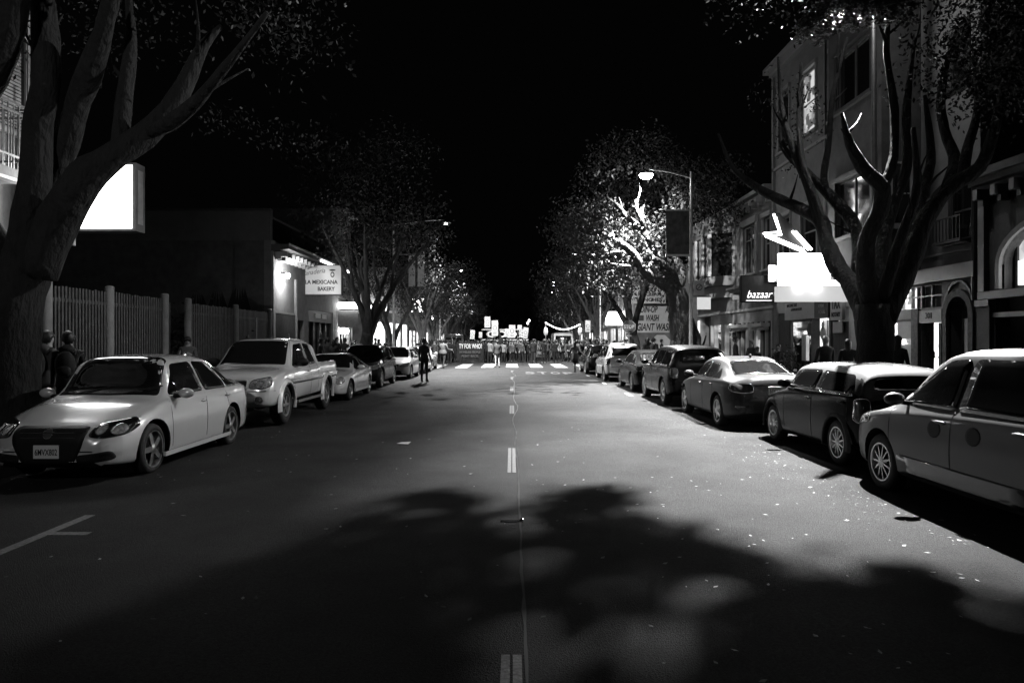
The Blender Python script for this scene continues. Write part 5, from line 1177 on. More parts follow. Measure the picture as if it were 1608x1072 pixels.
w, w1 = sedan_glass(c, 1.25, 1.85, 3.0, 3.95, 1.46, .93); c.sides(w, handles=[(2.2, .84)])
c.patch('windshield', [(1.27, -.68), (1.22, 0), (1.27, .68), (1.86, .55), (1.84, 0), (1.86, -.55)], 'top', 'carglass', smooth=1)
for sd in (-1, 1): c.patch('headlight', [(sd*.5, .6), (sd*.52, .7), (sd*.82, .76), (sd*.82, .62)], 'front', 'lens', smooth=1)
c.patch('grille', [(-.35, .5), (-.38, .62), (.38, .62), (.35, .5)], 'front', 'plastic'); c.mirror(1.5, .96); c.wheel('ten'); c.place(-4.55-.89, 36.9+2.25)
s1 = copy_tree(c.r); s1['label'] = 'last silver sedan on the left beside the man in the grey sweatshirt'; s1.location = (-5.6, 43.7, crown_z(-5.6)); s1['group'] = 'cars parked along both kerbs'
# ---- right row: rears towards us
c = hatch('parked_minivan', 'champagne minivan with two painted oval dark reflections on its doors, nearest on the right', 'p_champ', L=4.95, Wd=1.95, H=1.70, hood=1.02, cowl=.95, r0=1.95, r1=4.2, beltz=1.03, wb=2.95, fo=.88, wr=.335, zlift=.07, cat='minivan', style='multi', nwin=2, wheelr=.66, dark=(1.9, 4.7))
for q, z in ((2.0, .86), (2.62, .86)):
    c.patch('door_reflection', [(q+.115*math.cos(a*.5236), z+.09*math.sin(a*.5236)) for a in range(12)], 'side', 'black', off=.002, side=1, smooth=0, thick=.001)  # dark ovals are reflections painted onto the doors
for sd in (-1, 1): c.patch('lower_cladding', [(1.3, .30), (1.3, .50), (3.35, .50), (3.35, .30)], 'side', 'p_dark', off=.006, side=sd, smooth=0)
c.place(4.32+.975, 9.3-2.475, False)
c = hatch('parked_car', 'black small hatchback with pale roof, chrome beltline and round tail lamps', 'p_black', L=3.75, Wd=1.7, H=1.44, hood=.98, cowl=1.05, r0=1.5, r1=3.2, beltz=.98, wb=2.47, fo=.65, wr=.32, tail=.2, roofp='p_roof', style='multi', nwin=1, lights='round', rearw=.72, dark=(1.3, 3.7))
for sd in (-1, 1):
    c.patch('beltline_trim', [(1.05, .985), (1.05, 1.005), (3.5, 1.025), (3.5, 1.005)], 'side', 'chrome', off=.012, side=sd, smooth=0, rings=2)
    for a in c.ax: flare(c, a, sd, 'plastic', .05, .03)
c.plate('6ALB417', .62, False); c.place(4.6+.85, 9.55+1.87, False)
c = sedan('parked_car', 'dark grey sedan with bright rear window rim and twin tail lamps, third from right', 'p_grey', L=4.5, Wd=1.82, H=1.43, beltz=.93, hood=.97, deck=1.08, wr=.33, wb=2.76, fo=.78, cowl=1.4, r0=2.0, r1=3.1, dk=3.95)
w, w1 = sedan_glass(c, 1.4, 2.0, 3.1, 3.95, 1.43, .93); c.sides(w[:2]+[[(3.25, .97), (3.2, 1.2), (3.6, .99)]], seams=[(1.55, .3, 1.5, .92), (w1, .28, w1, .95), (3.3, .6, 3.2, .95)], handles=[(w1-.2, .84), (3.2, .86)])
c.patch('windshield', [(1.42, -.7), (1.36, 0), (1.42, .7), (2.0, .55), (1.98, 0), (2.0, -.55)], 'top', 'carglass', smooth=1)
c.patch('rear_window', [(3.2, -.50), (3.18, 0), (3.2, .50), (3.88, .60), (3.92, 0), (3.88, -.60)], 'top', 'carglass', smooth=1, rings=6, rim=(.01, 'chrome'))
for sd in (-1, 1):
    tl = c.patch('tail_light', [(sd*.42, .78), (sd*.45, .93), (sd*.80, .92), (sd*.82, .78), (sd*.6, .74)], 'rear', 'redlens', off=.01, smooth=1, rim=(.006, 'chrome'))
    c.patch('headlight', [(sd*.5, .6), (sd*.52, .7), (sd*.82, .76), (sd*.82, .62)], 'front', 'lens', smooth=1)
    c.patch('reflector', [(sd*.5, .47), (sd*.5, .5), (sd*.75, .5), (sd*.75, .47)], 'rear', 'redlens', smooth=0)
c.patch('trunk_seam', [(-.42, .66), (-.42, .672), (.42, .672), (.42, .66)], 'rear', 'plastic', off=.003, smooth=0, rings=2)
c.patch('bumper_seam', [(-.78, .6), (-.78, .612), (.78, .612), (.78, .6)], 'rear', 'plastic', off=.003, smooth=0, rings=2)
b = MB(); b.ball((c.X(3.0), 0, 1.44), .05, 'p_grey', (1.6, .4, .9), 6); b.build('roof_antenna', c.r, smooth=True)
c.plate('5TCJ298', .80, False); c.mirror(1.68, .97); c.wheel('five'); c.place(4.18+.91, 13.7+2.25, False)
c = hatch('parked_suv', 'glossy black suv behind the dark grey sedan on the right', 'p_black', L=4.55, Wd=1.86, H=1.64, hood=1.05, cowl=1.2, r0=1.95, r1=3.7, beltz=1.04, zlift=.14, wb=2.75, wr=.37, style='five', cat='suv', tail=.4); c.plate('4XPD830', .78, False); c.place(4.1+.93, 18.6+2.27, False)
c = sedan('parked_car', 'black sedan between the glossy black suv and the silver wagon', 'p_black', H=1.44, L=4.4, wr=.32)
w, w1 = sedan_glass(c, 1.25, 1.85, 3.0, 3.95, 1.44, .93); c.sides(w, handles=[(2.2, .84)], rim=(.006, 'chrome'))
c.patch('rear_window', [(3.12, -.5), (3.14, .5), (3.85, .6), (3.85, -.6)], 'top', 'carglass', smooth=1); c.patch('windshield', [(1.27, -.68), (1.22, 0), (1.27, .68), (1.86, .55), (1.84, 0), (1.86, -.55)], 'top', 'carglass', smooth=1)
for sd in (-1, 1): c.patch('tail_light', [(sd*.5, .74), (sd*.5, .9), (sd*.8, .9), (sd*.8, .74)], 'rear', 'redlens', smooth=1, rim=(.006, 'chrome'))
c.mirror(1.5, .96); c.wheel('seven'); c.plate('3MRV562', .7, False); c.place(4.1+.89, 23.8+2.2, False)
c = hatch('parked_wagon', 'silver boxy wagon with dark rear window, right kerb', 'p_silver', L=4.2, Wd=1.75, H=1.66, hood=1.0, r1=3.8, beltz=1.0, zlift=.08, wb=2.6, wr=.34, tail=.3, cat='wagon', style='seven', rearw=.7); c.patch('tailgate_handle', [(-.35, .84), (-.35, .92), (.35, .92), (.35, .84)], 'rear', 'plastic', smooth=1); c.plate('2ZBH764', .74, False); c.place(3.95+.875, 30.2+2.1, False)
c = hatch('parked_car', 'black wagon speckled with reflections, farthest parked on the right', 'p_black', L=4.6, Wd=1.8, H=1.56, hood=1.0, r1=3.9, beltz=.98, zlift=.04, wb=2.7, wr=.33, style='ten', tail=.45); c.plate('6FGK035', .7, False); c.place(3.78+.9, 36.2+2.3, False)
# vans in the crowd
def van(label, p, x, y, H=2.5, rot=0):
    c = Car('delivery_van', label, 'van', 5.4, 2.0,
      top=[(0, .9), (.03, 1.0), (.15, 1.1), (.5, 1.22), (.7, 1.32), (1.3, H-.12), (1.6, H-.02), (3, H), (5.2, H-.02), (5.35, H-.1), (5.4, H-.4)],
      belt=[(0, .7), (.1, .9), (.5, 1.1), (1, 1.2), (5.3, 1.25), (5.4, 1.1)], plan=[(0, .76), (.05, .86), (.2, .95), (.6, 1), (5.2, 1), (5.4, .93)],
      bot=[(0, .35), (.3, .3), (5.4, .35)], roofw=[(0, .6), (.5, .75), (1.4, .82), (5.4, .84)], wb=3.4, fo=.8, wr=.36, paint=p, group='vans standing in the crowd')
    c.patch('windshield', [(-.72, 1.38), (-.70, H-.3), (.70, H-.3), (.72, 1.38)], 'front', 'carglass', smooth=1)
    for sd in (-1, 1):
        c.patch('side_window', [(1.15, 1.3), (1.5, H-.35), (2.2, H-.35), (2.2, 1.3)], 'side', 'carglass', side=sd, smooth=1)
        c.patch('headlight', [(sd*.55, .8), (sd*.57, .98), (sd*.85, 1.0), (sd*.85, .82)], 'front', 'lens', smooth=1)
    c.patch('grille', [(-.45, .72), (-.45, .95), (.45, .95), (.45, .72)], 'front', 'plastic'); c.mirror(1.1, 1.35, 'plastic', 1.4); c.wheel('six', rimr=.6); c.place(x, y, True, rot=rot); return c
van('tall white van facing us in the crowd under the string of lights', 'p_white', 4.55, 64.5, 2.5)
van('dark van with pale roof edge behind the slogan banner', 'p_dark', -5.0, 62.2, 2.35)
# ================================================================ people
def seg_d(p, a, b):
    ab = b-a; t = max(0, min(1, (p-a).dot(ab)/max(1e-9, ab.dot(ab)))); return (p-(a+ab*t)).length, t
def body_mesh(H=1.74, stride=0.0, armL=(8, 10), armR=(8, 10), armLf=0, armRf=0, elbL=15, elbR=15, lean=0, wide=1.0, coat='cloth_dark', legs='cloth_black', shoe='shoe', hair='hair', skirt=False, bareleg=False, cross=False, hood=False, hat=None, longhair=False, headyaw=0, headdown=0, sleeve=True):
    """one continuous skinned figure facing -y, feet at z = 0. arm* = (outward, forward) degrees at the shoulder"""
    k = H/1.74; V = {}; E = []; 
    def n(nm, p, r): V[nm] = (Vector(p)*k, r*k)
    sw = .185*wide; hipw = .095*wide
    n('pelvis', (0, 0, .93), .135*wide); n('waist', (0, -.005, 1.07), .125*wide); n('chest', (0, 0, 1.25), .15*wide); n('upper', (0, .01, 1.40), .125*wide); n('neck', (0, .0, 1.50), .055); 
    hd = R(headdown); hx = math.sin(R(headyaw))
    n('head0', (0, -.012-.02*math.sin(hd), 1.575), .068); n('head1', (0, -.012-.07*math.sin(hd), 1.655-.01*headdown/20), .088); n('crown', (0, .0-.09*math.sin(hd), 1.70-.02*headdown/20), .062)
    n('nose', (.075*hx, -.115-.05*math.sin(hd), 1.625), .012)
    E += [('pelvis', 'waist'), ('waist', 'chest'), ('chest', 'upper'), ('upper', 'neck'), ('neck', 'head0'), ('head0', 'head1'), ('head1', 'crown'), ('head1', 'nose')]
    for sd, nm, arm, fw, el in ((-1, 'l', armL, armLf, elbL), (1, 'r', armR, armRf, elbR)):
        o, f = R(arm[0]), R(arm[1]); sh = Vector((sd*sw, .01, 1.415))
        d1 = Vector((sd*math.sin(o), -math.sin(f)*math.cos(o), -math.cos(f)*math.cos(o))).normalized(); el_ = sh+d1*.28
        f2 = f+R(el); ox = o*(1 if fw == 0 else 1)-R(fw); d2 = Vector((sd*math.sin(ox), -math.sin(f2)*math.cos(ox), -math.cos(f2)*math.cos(ox))).normalized(); wr = el_+d2*.25
        n('sh'+nm, sh, .068); n('el'+nm, el_, .048); n('wr'+nm, wr, .032); hm = wr+d2*.06; n('palm'+nm, hm, .034)
        E += [('upper', 'sh'+nm), ('sh'+nm, 'el'+nm), ('el'+nm, 'wr'+nm), ('wr'+nm, 'palm'+nm)]
        side = d2.cross(Vector((sd, 0, 0))); side = side.normalized() if side.length > .1 else Vector((0, 1, 0)); inn = Vector((-sd, 0, 0))
        for q in range(4):
            a = hm+side*(q-1.5)*.021+d2*.035; b_ = a+d2*(.038+.006*(q in (1, 2)))+inn*.008; c = b_+d2*.025+inn*.022
            n(f'f{nm}{q}a', a, .0105); n(f'f{nm}{q}b', b_, .009); n(f'f{nm}{q}c', c, .0075); E += [('palm'+nm, f'f{nm}{q}a'), (f'f{nm}{q}a', f'f{nm}{q}b'), (f'f{nm}{q}b', f'f{nm}{q}c')]
        a = hm-d2*.012-side*.036; n(f't{nm}a', a, .012); n(f't{nm}b', a+d2*.032-side*.014+inn*.014, .010); E += [('palm'+nm, f't{nm}a'), (f't{nm}a', f't{nm}b')]
        s = R(stride)*sd; hp = Vector((sd*hipw, 0, .88)); kn = hp+Vector((sd*.005-(sd*.09 if cross else 0), -math.sin(s)*.42-(.03 if stride else .01), -math.cos(s)*.42)); s2 = s-(R(abs(stride)*.8) if s < 0 else 0)
        an = kn+Vector((sd*.01-(sd*.06 if cross else 0), -math.sin(s2)*.40+(.02 if not stride else 0), -math.cos(s2)*.39)); 
        n('hp'+nm, hp, .10*wide if not bareleg else .095); n('kn'+nm, kn, .062 if not bareleg else .05); n('an'+nm, an, .045 if not bareleg else .033); n('toe'+nm, (an.x+sd*.02, an.y-.15, max(.04, an.z-.045)), .036); n('heel'+nm, (an.x, an.y+.045, max(.04, an.z-.04)), .036)
        E += [('pelvis', 'hp'+nm), ('hp'+nm, 'kn'+nm), ('kn'+nm, 'an'+nm), ('an'+nm, 'toe'+nm), ('an'+nm, 'heel'+nm)]
    lz = min(V[q][0].z-V[q][1] for q in ('toel', 'toer', 'heell', 'heelr'))
    names = list(V); me = bpy.data.meshes.new('p'); me.from_pydata([V[q][0]-Vector((0, 0, lz)) for q in names], [(names.index(a), names.index(b_)) for a, b_ in E], [])
    ob = bpy.data.objects.new('p', me); S.collection.objects.link(ob); bm = bmesh.new(); bm.from_mesh(me); ly = bm.verts.layers.skin.verify(); bm.verts.ensure_lookup_table()
    for i, q in enumerate(names): bm.verts[i][ly].radius = (V[q][1]*(1.0 if q not in ('chest', 'waist', 'pelvis', 'upper') else 1.12), V[q][1]*(1.0 if q not in ('chest', 'waist', 'pelvis', 'upper') else .82)); bm.verts[i][ly].use_root = (q == 'pelvis')
    bm.to_mesh(me); bm.free()
    md = ob.modifiers.new('s', 'SKIN'); md.use_smooth_shade = True; md2 = ob.modifiers.new('u', 'SUBSURF'); md2.levels = 1; md2.render_levels = 1
    dg = bpy.context.evaluated_depsgraph_get(); out = bpy.data.meshes.new_from_object(ob.evaluated_get(dg)); bpy.data.objects.remove(ob)
    off = Vector((0, 0, lz)); segs = [(V[a][0]-off, V[b_][0]-off, a, b_) for a, b_ in E]
    out.materials.clear(); ms = ['skin', coat, legs, shoe, hair]
    for m_ in ms: out.materials.append(M[m_])
    for p in out.polygons:
        c = p.center; best = min(segs, key=lambda s_: seg_d(c, s_[0], s_[1])[0]); a, b_ = best[2], best[3]; t = seg_d(c, best[0], best[1])[1]
        if b_ in ('head1', 'crown', 'head0') and not a.startswith('upper') or a in ('head0', 'head1'): mi = 4 if (c.z > V['head1'][0].z-lz+.045*k or c.y > .02*k-.0) and not b_ == 'nose' else 0
        elif b_ == 'neck': mi = 0 if c.z > 1.50*k else 1
        elif b_[:2] in ('sh', 'el') or b_[:2] == 'wr': mi = 1 if sleeve or b_[:2] == 'sh' else 0
        elif b_[0] in 'tf' and b_[:3] != 'toe' or b_.startswith('palm'): mi = 0
        elif b_ in ('waist', 'chest', 'upper'): mi = 1
        elif b_[:2] == 'hp': mi = 2 if not skirt else 1
        elif b_[:2] == 'kn': mi = 2 if not bareleg else (2 if skirt else 2)
        elif b_[:2] == 'an': mi = 3 if t > .86 else 2
        else: mi = 3
        p.material_index = mi; p.use_smooth = True
    out['k'] = k; return out, {q: V[q][0]-off for q in V}, k
def figure(name, label, loc, face=0, group=None, z=None, hair='hair', hood=False, hat=None, longhair=False, backpack=False, jacket=None, hairon=True, strap=False, **kw):
    """face: degrees; 0 looks towards the camera, 180 away from it"""
    r_ = None; me, J, k = body_mesh(hair=hair, **kw)
    o = bpy.data.objects.new(name, me); S.collection.objects.link(o); o.location = (*loc[:2], crown_z(loc[0]) if z is None else z); o.rotation_euler = (0, 0, R(face)); tag(o, label, 'person', group)
    hc = J['head1']
    if hairon:
        b = MB(); n0 = 9; b.ball((hc.x, hc.y+.014*k, hc.z+.02*k), .112*k, hair, (.9, 1.0, 1.05), n0, jit=.12)
        b.v = [(x, y if y > hc.y-.055*k or z_ > hc.z+.05*k else hc.y-.055*k, z_ if (y > hc.y or z_ > hc.z+.035*k) else max(z_, hc.z+.035*k)) for x, y, z_ in b.v]
        if longhair: b.v = [(x, y, z_-(.17*k if z_ < hc.z-.02*k and y > hc.y-.01 else 0)) for x, y, z_ in b.v]
        b.build('hair', o, smooth=True)
    if kw.get('coat'):
        # jacket hem: a loose tube round the hips, follows the body
        b = MB(); P = []; wd = kw.get('wide', 1)
        prof = [(.155, 1.10), (.175, 1.0), (.185, .90), (.18, .84), (.165, .845)] if not kw.get('skirt') else [(.15, 1.08), (.17, .95), (.185, .8), (.17, .56), (.155, .565)]
        b.lathe([(rr_*wd*k, (zz)*k) for rr_, zz in prof], kw['coat'] if not kw.get('skirt') else 'cloth_black', 20, Matrix.Scale(.78, 4, (0, 1, 0))); b.build('jacket_hem' if not kw.get('skirt') else 'skirt', o, smooth=True)
    if hood: b = MB(); b.ball((0, .09*k, 1.47*k), .1*k, kw['coat'], (1.25, .75, .8), 8, jit=.2); b.build('hood', o, smooth=True)
    if backpack:
        b = MB(); b.ball((0, .21*k, 1.22*k), .17*k, 'cloth_black', (.9, .62, 1.35), 9, jit=.06); b.ball((0, .30*k, 1.12*k), .1*k, 'cloth_black', (1.1, .5, .9), 7)
        for sd in (-1, 1): b.tube([(sd*.12*k, .16*k, 1.38*k), (sd*.125*k, .02, 1.475*k), (sd*.13*k, -.12*k, 1.38*k), (sd*.14*k, -.13*k, 1.2*k)], .018, 'cloth_black', 6)
        b.build('backpack', o, smooth=True)
    if hat: b = MB(); b.ball((hc.x, hc.y+.005, hc.z+.05*k), .108*k, hat, (.98, 1.06, .8), 8); b.lathe([(.10*k, 0), (.155*k, -.012), (.155*k, -.006), (.10*k, .01)], hat, 18, Matrix.Translation((hc.x, hc.y-.03, hc.z+.045*k))); b.build('hat', o, smooth=True)
    return o, J
NEARG = None
# --- walkers and standers one can single out
figure('person', 'walker in pale hooded jacket with black backpack, leftmost person by the slat fence', (-8.1, 12.4), 165, z=WALK, H=1.80, stride=14, coat='cloth_mid', legs='cloth_dark', backpack=True, hood=True)
figure('person', 'second walker from the left, hooded grey jacket with dark backpack, head turned right', (-7.55, 12.1), 200, z=WALK, H=1.78, stride=-12, coat='cloth_dark', legs='cloth_black', backpack=True, hood=True, headyaw=40)
figure('person', 'person in vest looking down at a phone in both hands by the dark gateway', (-9.4, 20.6), 20, z=WALK, H=1.75, coat='cloth_mid', legs='cloth_black', armL=(12, 25), armR=(12, 25), elbL=85, elbR=85, armLf=40, armRf=40, headdown=25, hat='cloth_dark')
b = MB(); b.box(-.035, .035, -.008, .008, 0, .14, glow('phone_screen', 2)); o = b.build('phone'); o.location = (-9.33, 20.24, 1.22); o.rotation_euler = (R(-50), 0, R(20)); tag(o, 'small lit phone held by the person at the dark gateway', 'phone')
o, J = figure('person', 'man in black suit and black cap standing at the left kerb between silver cars', (-3.65, 29.6), 165, H=1.80, coat='cloth_black', legs='cloth_black', armL=(6, 5), armR=(8, 5))
figure('person', 'heavy man in grey sweatshirt and dark trousers walking at the end of the left row', (-4.4, 45.3), 150, H=1.84, wide=1.32, coat='cloth_mid', legs='cloth_dark', stride=12, armL=(14, 20), armR=(14, 20), elbL=60, elbR=60)
figure('person', 'man in dark jacket and pale trousers standing on the crosswalk', (-.92, 45.2), 175, H=1.72, coat='cloth_black', legs='cloth_light', wide=1.05, shoe='shoe')
figure('person', 'woman in grey top and black skirt with crossed legs standing on the road lettering', (3.45, 39.0), 185, H=1.68, coat='cloth_mid', legs='cloth_black', skirt=True, bareleg=True, cross=True, longhair=True, armL=(10, 20), armR=(16, 30), elbR=70, elbL=60)
figure('person', 'tall man in black jacket with white patch on his back, by the farthest right cars', (4.75, 43.5), 170, H=1.85, wide=1.25, coat='cloth_black', legs='cloth_black')
b = MB(); b.prism([(-.1, 0), (.1, 0), (.11, .22), (-.1, .24), (-.05, .12)], 0, .01, 'card', 'y'); 
o, J = figure('person', 'man in black jacket and grey trousers walking towards the placards', (1.55, 51.5), 170, H=1.82, coat='cloth_black', legs='cloth_dark', stride=13)
figure('person', 'person in black coat standing with legs apart left of the pale banner', (2.4, 54), 185, H=1.78, coat='cloth_black', legs='cloth_dark', shoe='shoe_white')
figure('person', 'person in black raising both arms beside the pale banner', (3.35, 54.5), 180, H=1.76, coat='cloth_black', legs='cloth_black', armL=(30, 140), armR=(30, 120), elbL=30, elbR=40)
figure('person', 'person in white shirt and black trousers facing the pale banner', (4.9, 53.8), 170, H=1.78, coat='cloth_light', legs='cloth_black', stride=12, armR=(20, 60))
figure('person', 'bald person in grey shirt before the white van', (6.0-.25, 52.5), 180, H=1.72, wide=1.1, coat='cloth_mid', legs='cloth_dark')
figure('person', 'person in long white coat beside the man with pale trousers', (-1.75, 55.5), 190, H=1.76, coat='cloth_light', legs='cloth_black')
# right sidewalk, behind the parked cars
figure('person', 'white haired person in dark coat facing the lit tax shop, beside the dark tree', (8.9, 20.2), 190, z=WALK, H=1.75, hair='hair_white', coat='cloth_black', legs='cloth_black', wide=1.2)
figure('person', 'black haired person in black coat between the white haired one and the tree', (9.45, 20.0), 160, z=WALK, H=1.66, coat='cloth_black', legs='cloth_black', longhair=True)
figure('person', 'pale haired person half hidden by the left edge of the dark tree trunk', (9.75, 19.6), 200, z=WALK, H=1.72, hair='hair_white', coat='cloth_light', legs='cloth_dark')
figure('person', 'curly haired person silhouetted against the lit window right of the dark tree trunk', (9.0, 16.6), 120, z=WALK, H=1.74, coat='cloth_black', legs='cloth_black', longhair=True, headyaw=-30)
figure('person', 'person in profile with dark hair and black coat left of the cafe windows', (8.3, 26.4), 80, z=WALK, H=1.78, coat='cloth_black', legs='cloth_black', stride=10)
figure('person', 'woman in pale knitted cap looking left behind the dark grey sedan', (8.75, 26.0), -70, z=WALK, H=1.66, coat='cloth_dark', legs='cloth_black', hair='cloth_light', longhair=False)
figure('person', 'short person with bushy dark hair near the shop doors', (9.7, 25.9), -40, z=WALK, H=1.50, coat='cloth_dark', legs='cloth_black', longhair=True)
figure('person', 'seated-height child in dark top before the shop doors', (9.35, 27.1), 30, z=WALK, H=1.4, coat='cloth_dark', legs='cloth_black')
figure('person', 'person in dark cap leaning behind the glossy black suv by the pale tree', (6.75, 34), 110, z=WALK, H=1.76, coat='cloth_dark', legs='cloth_black', hat='cloth_black')
figure('person', 'dark figure in the lit doorway of the awning shop on the left', (-9.6, 39), 60, z=WALK, H=1.8, coat='cloth_black', legs='cloth_black')
# --- prototypes for the crowd; copies share their meshes
rr = random.Random(77)
KIN = [('dark jacket', dict(coat='cloth_black', legs='cloth_black')), ('grey jacket', dict(coat='cloth_mid', legs='cloth_black')), ('pale top', dict(coat='cloth_light', legs='cloth_dark')),
       ('dark coat with one arm raised', dict(coat='cloth_dark', legs='cloth_black', armR=(15, 165), elbR=10)), ('charcoal coat, long hair', dict(coat='cloth_dark', legs='cloth_dark', longhair=True, armL=(10, 30), elbL=70)), ('grey shirt and cap', dict(coat='cloth_mid', legs='cloth_dark', hat='cloth_black', stride=8))]
protos = {}; slots = []
def ok(x, y, dd):
    return all((x-a)**2+(y-b_)**2 > dd*dd for a, b_ in slots)
tries = 0
while len(slots) < 150 and tries < 20000:
    tries += 1; x = rr.uniform(-7.6, 8.2); y = 55.2+abs(rr.gauss(0, 3.2))
    if y > 61.5 and (3.2 < x < 5.9 or -6.3 < x < -3.7): continue
    if y < 58.2 and (-4.9 < x < -2.0 or 1.9+1 < x < 3.6+1.3): continue
    if ok(x, y, .5): slots.append((x, y))
side = []
for i in range(16): side.append((rr.uniform(-9.7, -7.9), rr.uniform(31, 56), 'L'))
for i in range(16): side.append((rr.uniform(7.9, 9.7), rr.uniform(31, 56), 'R'))
def crowd(i, x, y, z, face, where, grp):
    j = (0, 1, 2, 3, 4, 5, 0, 4, 3, 0, 4)[i % 11]; desc, kw = KIN[j]
    if j not in protos:
        o, _ = figure('person', '', (0, 0), 0, H=1.74, **kw); protos[j] = o
    else: o = copy_tree(protos[j])
    o.location = (x, y, z); o.rotation_euler = (0, 0, R(face)); s = rr.uniform(.92, 1.05); o.scale = (s, s, s)
    tag(o, f'person in {desc} {where}', 'person', grp)
for i, (x, y) in enumerate(sorted(slots, key=lambda q: q[1])):
    wh = ('behind the slogan banner' if x < -2.6 else 'under the round-emblem placards' if x < 2 else 'behind the pale banner' if x < 3.9 else 'gathered before the white van')+(', front ranks' if y < 57.5 else ', back ranks')
    crowd(i, x, y, WALK if (x < CURB_L or x > CURB_R) else crown_z(x), rr.choice([0, 10, -15, 170, 180, 195, 30]), wh, 'protesters filling the crossing')
for i, (x, y, sd) in enumerate(side):
    crowd(i+3, x, y, WALK, rr.choice([0, 180, 90, -90, 160, 20]), 'on the left sidewalk beyond the bakery' if sd == 'L' else 'on the right sidewalk by the washer wall', 'onlookers on the far sidewalks')
# --- placards, banners, flag
EMB = 'cloth_mid'
def placard(x, y, z, w, h, rot, label):
    o = tag(empty('placard', (x, y, z)), label, 'placard', 'placards with a ring emblem'); o.rotation_euler = (0, R(rot), 0)
    b = MB(); b.box(-w/2, w/2, -.012, .012, 0, h, 'card'); bd = b.build('board', o)
    b = MB(); n = 22; c = h*.52; vs = []
    for q in range(n):
        a = 6.28318*q/n
        for rr_ in (.33*w, .26*w): vs.append((rr_*math.cos(a), -.016, c+rr_*math.sin(a)))
    b.add(vs, [(2*q, 2*q+1, (2*q+3) % (2*n), (2*q+2) % (2*n)) for q in range(n)], EMB)
    for q in range(3): b.box(-.3*w, .3*w, -.0165, -.0155, h*(.12+.055*q), h*(.14+.055*q), EMB)
    b.build('ring_emblem', bd)
    b = MB(); b.box(-.015, .015, .013, .035, -1.0, .1, 'wood'); b.build('stick', o)
def at(pxx, y): return (pxx-804)*y/FPX
for pxl, pxr, yt, yb, d, rot, lb in [
  (761, 770, 497, 514, 56.5, 0, 'white placard with a ring held highest, leftmost of the high ones'), (772, 782, 503, 527, 56, 0, 'tall white placard with a ring next to the highest one'),
  (738, 745, 518, 532, 57, 4, 'small white placard above the slogan banner'), (752, 757, 521, 530, 58, 0, 'tiny pale placard right of the small one over the banner'),
  (793, 800, 516, 529, 58, 0, 'white placard half covered by the wide centre placard'), (799, 809, 510, 530, 56, 1, 'wide white placard with a ring in the centre of the crowd'),
  (812, 819, 510, 529, 57, 2, 'narrow white placard right of the centre one'), (820, 828, 514, 531, 56.2, 8, 'tilted white placard at the right end of the cluster'),
  (919, 927, 503, 521, 52, 0, 'white placard with a ring beside the thin pale pole')]:
    z1, z0 = px(0, yt, d).z, px(0, yb, d).z; placard(at((pxl+pxr)/2, d), d, z0, (pxr-pxl)*d/FPX, z1-z0, rot, lb)
def banner(name, x0, x1, z0, z1, y, m, label, lines):
    o = tag(empty(name, ((x0+x1)/2, y, z0)), label, 'banner'); w = x1-x0; n = 24; b = MB(); vs = []
    for i in range(n+1):
        u = i/n; dy = .06*math.sin(u*17)+.03*math.sin(u*41)
        for z in (0, .5, 1): vs.append((-w/2+w*u, dy*(1-.3*z), (z1-z0)*z-.04*math.sin(u*9)*z))
    b.add(vs, [(3*i+j, 3*i+j+3, 3*i+j+4, 3*i+j+1) for i in range(n) for j in (0, 1)], m); cl = b.build('cloth', o, smooth=True)
    for t, xx, zz, sz, ww, mm in lines:
        b = MB(); b.text(t, mm, sz, Matrix.Translation((xx, -.12, zz)) @ Matrix.Rotation(R(90), 4, 'X'), depth=.02, width=ww, bold=.012); b.build('lettering', cl)
banner('slogan_banner', at(717, 54.6), at(759, 54.6), .15, 1.62, 54.6, 'cloth_black', 'black cloth banner lettered TY FOR WHO? held at the front of the crowd',
  [('TY FOR WHO?', .05, 1.12, .5, 1.75, 'card'), ('HOMELESS PEOPLE', .0, .68, .25, 1.6, 'cloth_mid'), ('FIGHT BACK', .0, .38, .25, 1.3, 'cloth_mid')])
banner('pale_banner', at(841, 55), at(861, 55), .45, 1.55, 55, 'cloth_mid', 'pale grey banner with dark frame lines held right of centre in the crowd', [('NO', -.1, .72, .5, .5, 'cloth_light'), ('MORE', .0, .3, .3, .7, 'cloth_light')])
b = MB(); b.tube([(-1.05, 56.5, .8), (-1.25, 56.5, 3.4)], .02, 'wood'); b.add([(-1.25, 56.5, 3.4), (-1.0, 56.45, 2.6), (-.7, 56.5, 1.5), (-1.1, 56.55, 1.3), (-1.18, 56.5, 2.4)], [(0,1,2,3,4)], 'cloth_dark'); tag(b.build('furled_flag'), 'dark drooping flag on a slanted pole in the middle of the crowd', 'flag')
b = MB(); b.text('CODE', 'card', .75, face_cam(0, 0, 0), depth=.03, bold=.03, width=3.2); b.box(-2.0, 2.0, .03, .06, .38, .46, 'card'); b.box(-2.0, 2.0, .03, .06, -.5, -.42, 'card')
o = b.build('letter_frame'); o.location = (at(793, 61), 61, px(0, 525, 61).z); tag(o, 'row of large white cut-out letters carried behind the placards', 'sign')
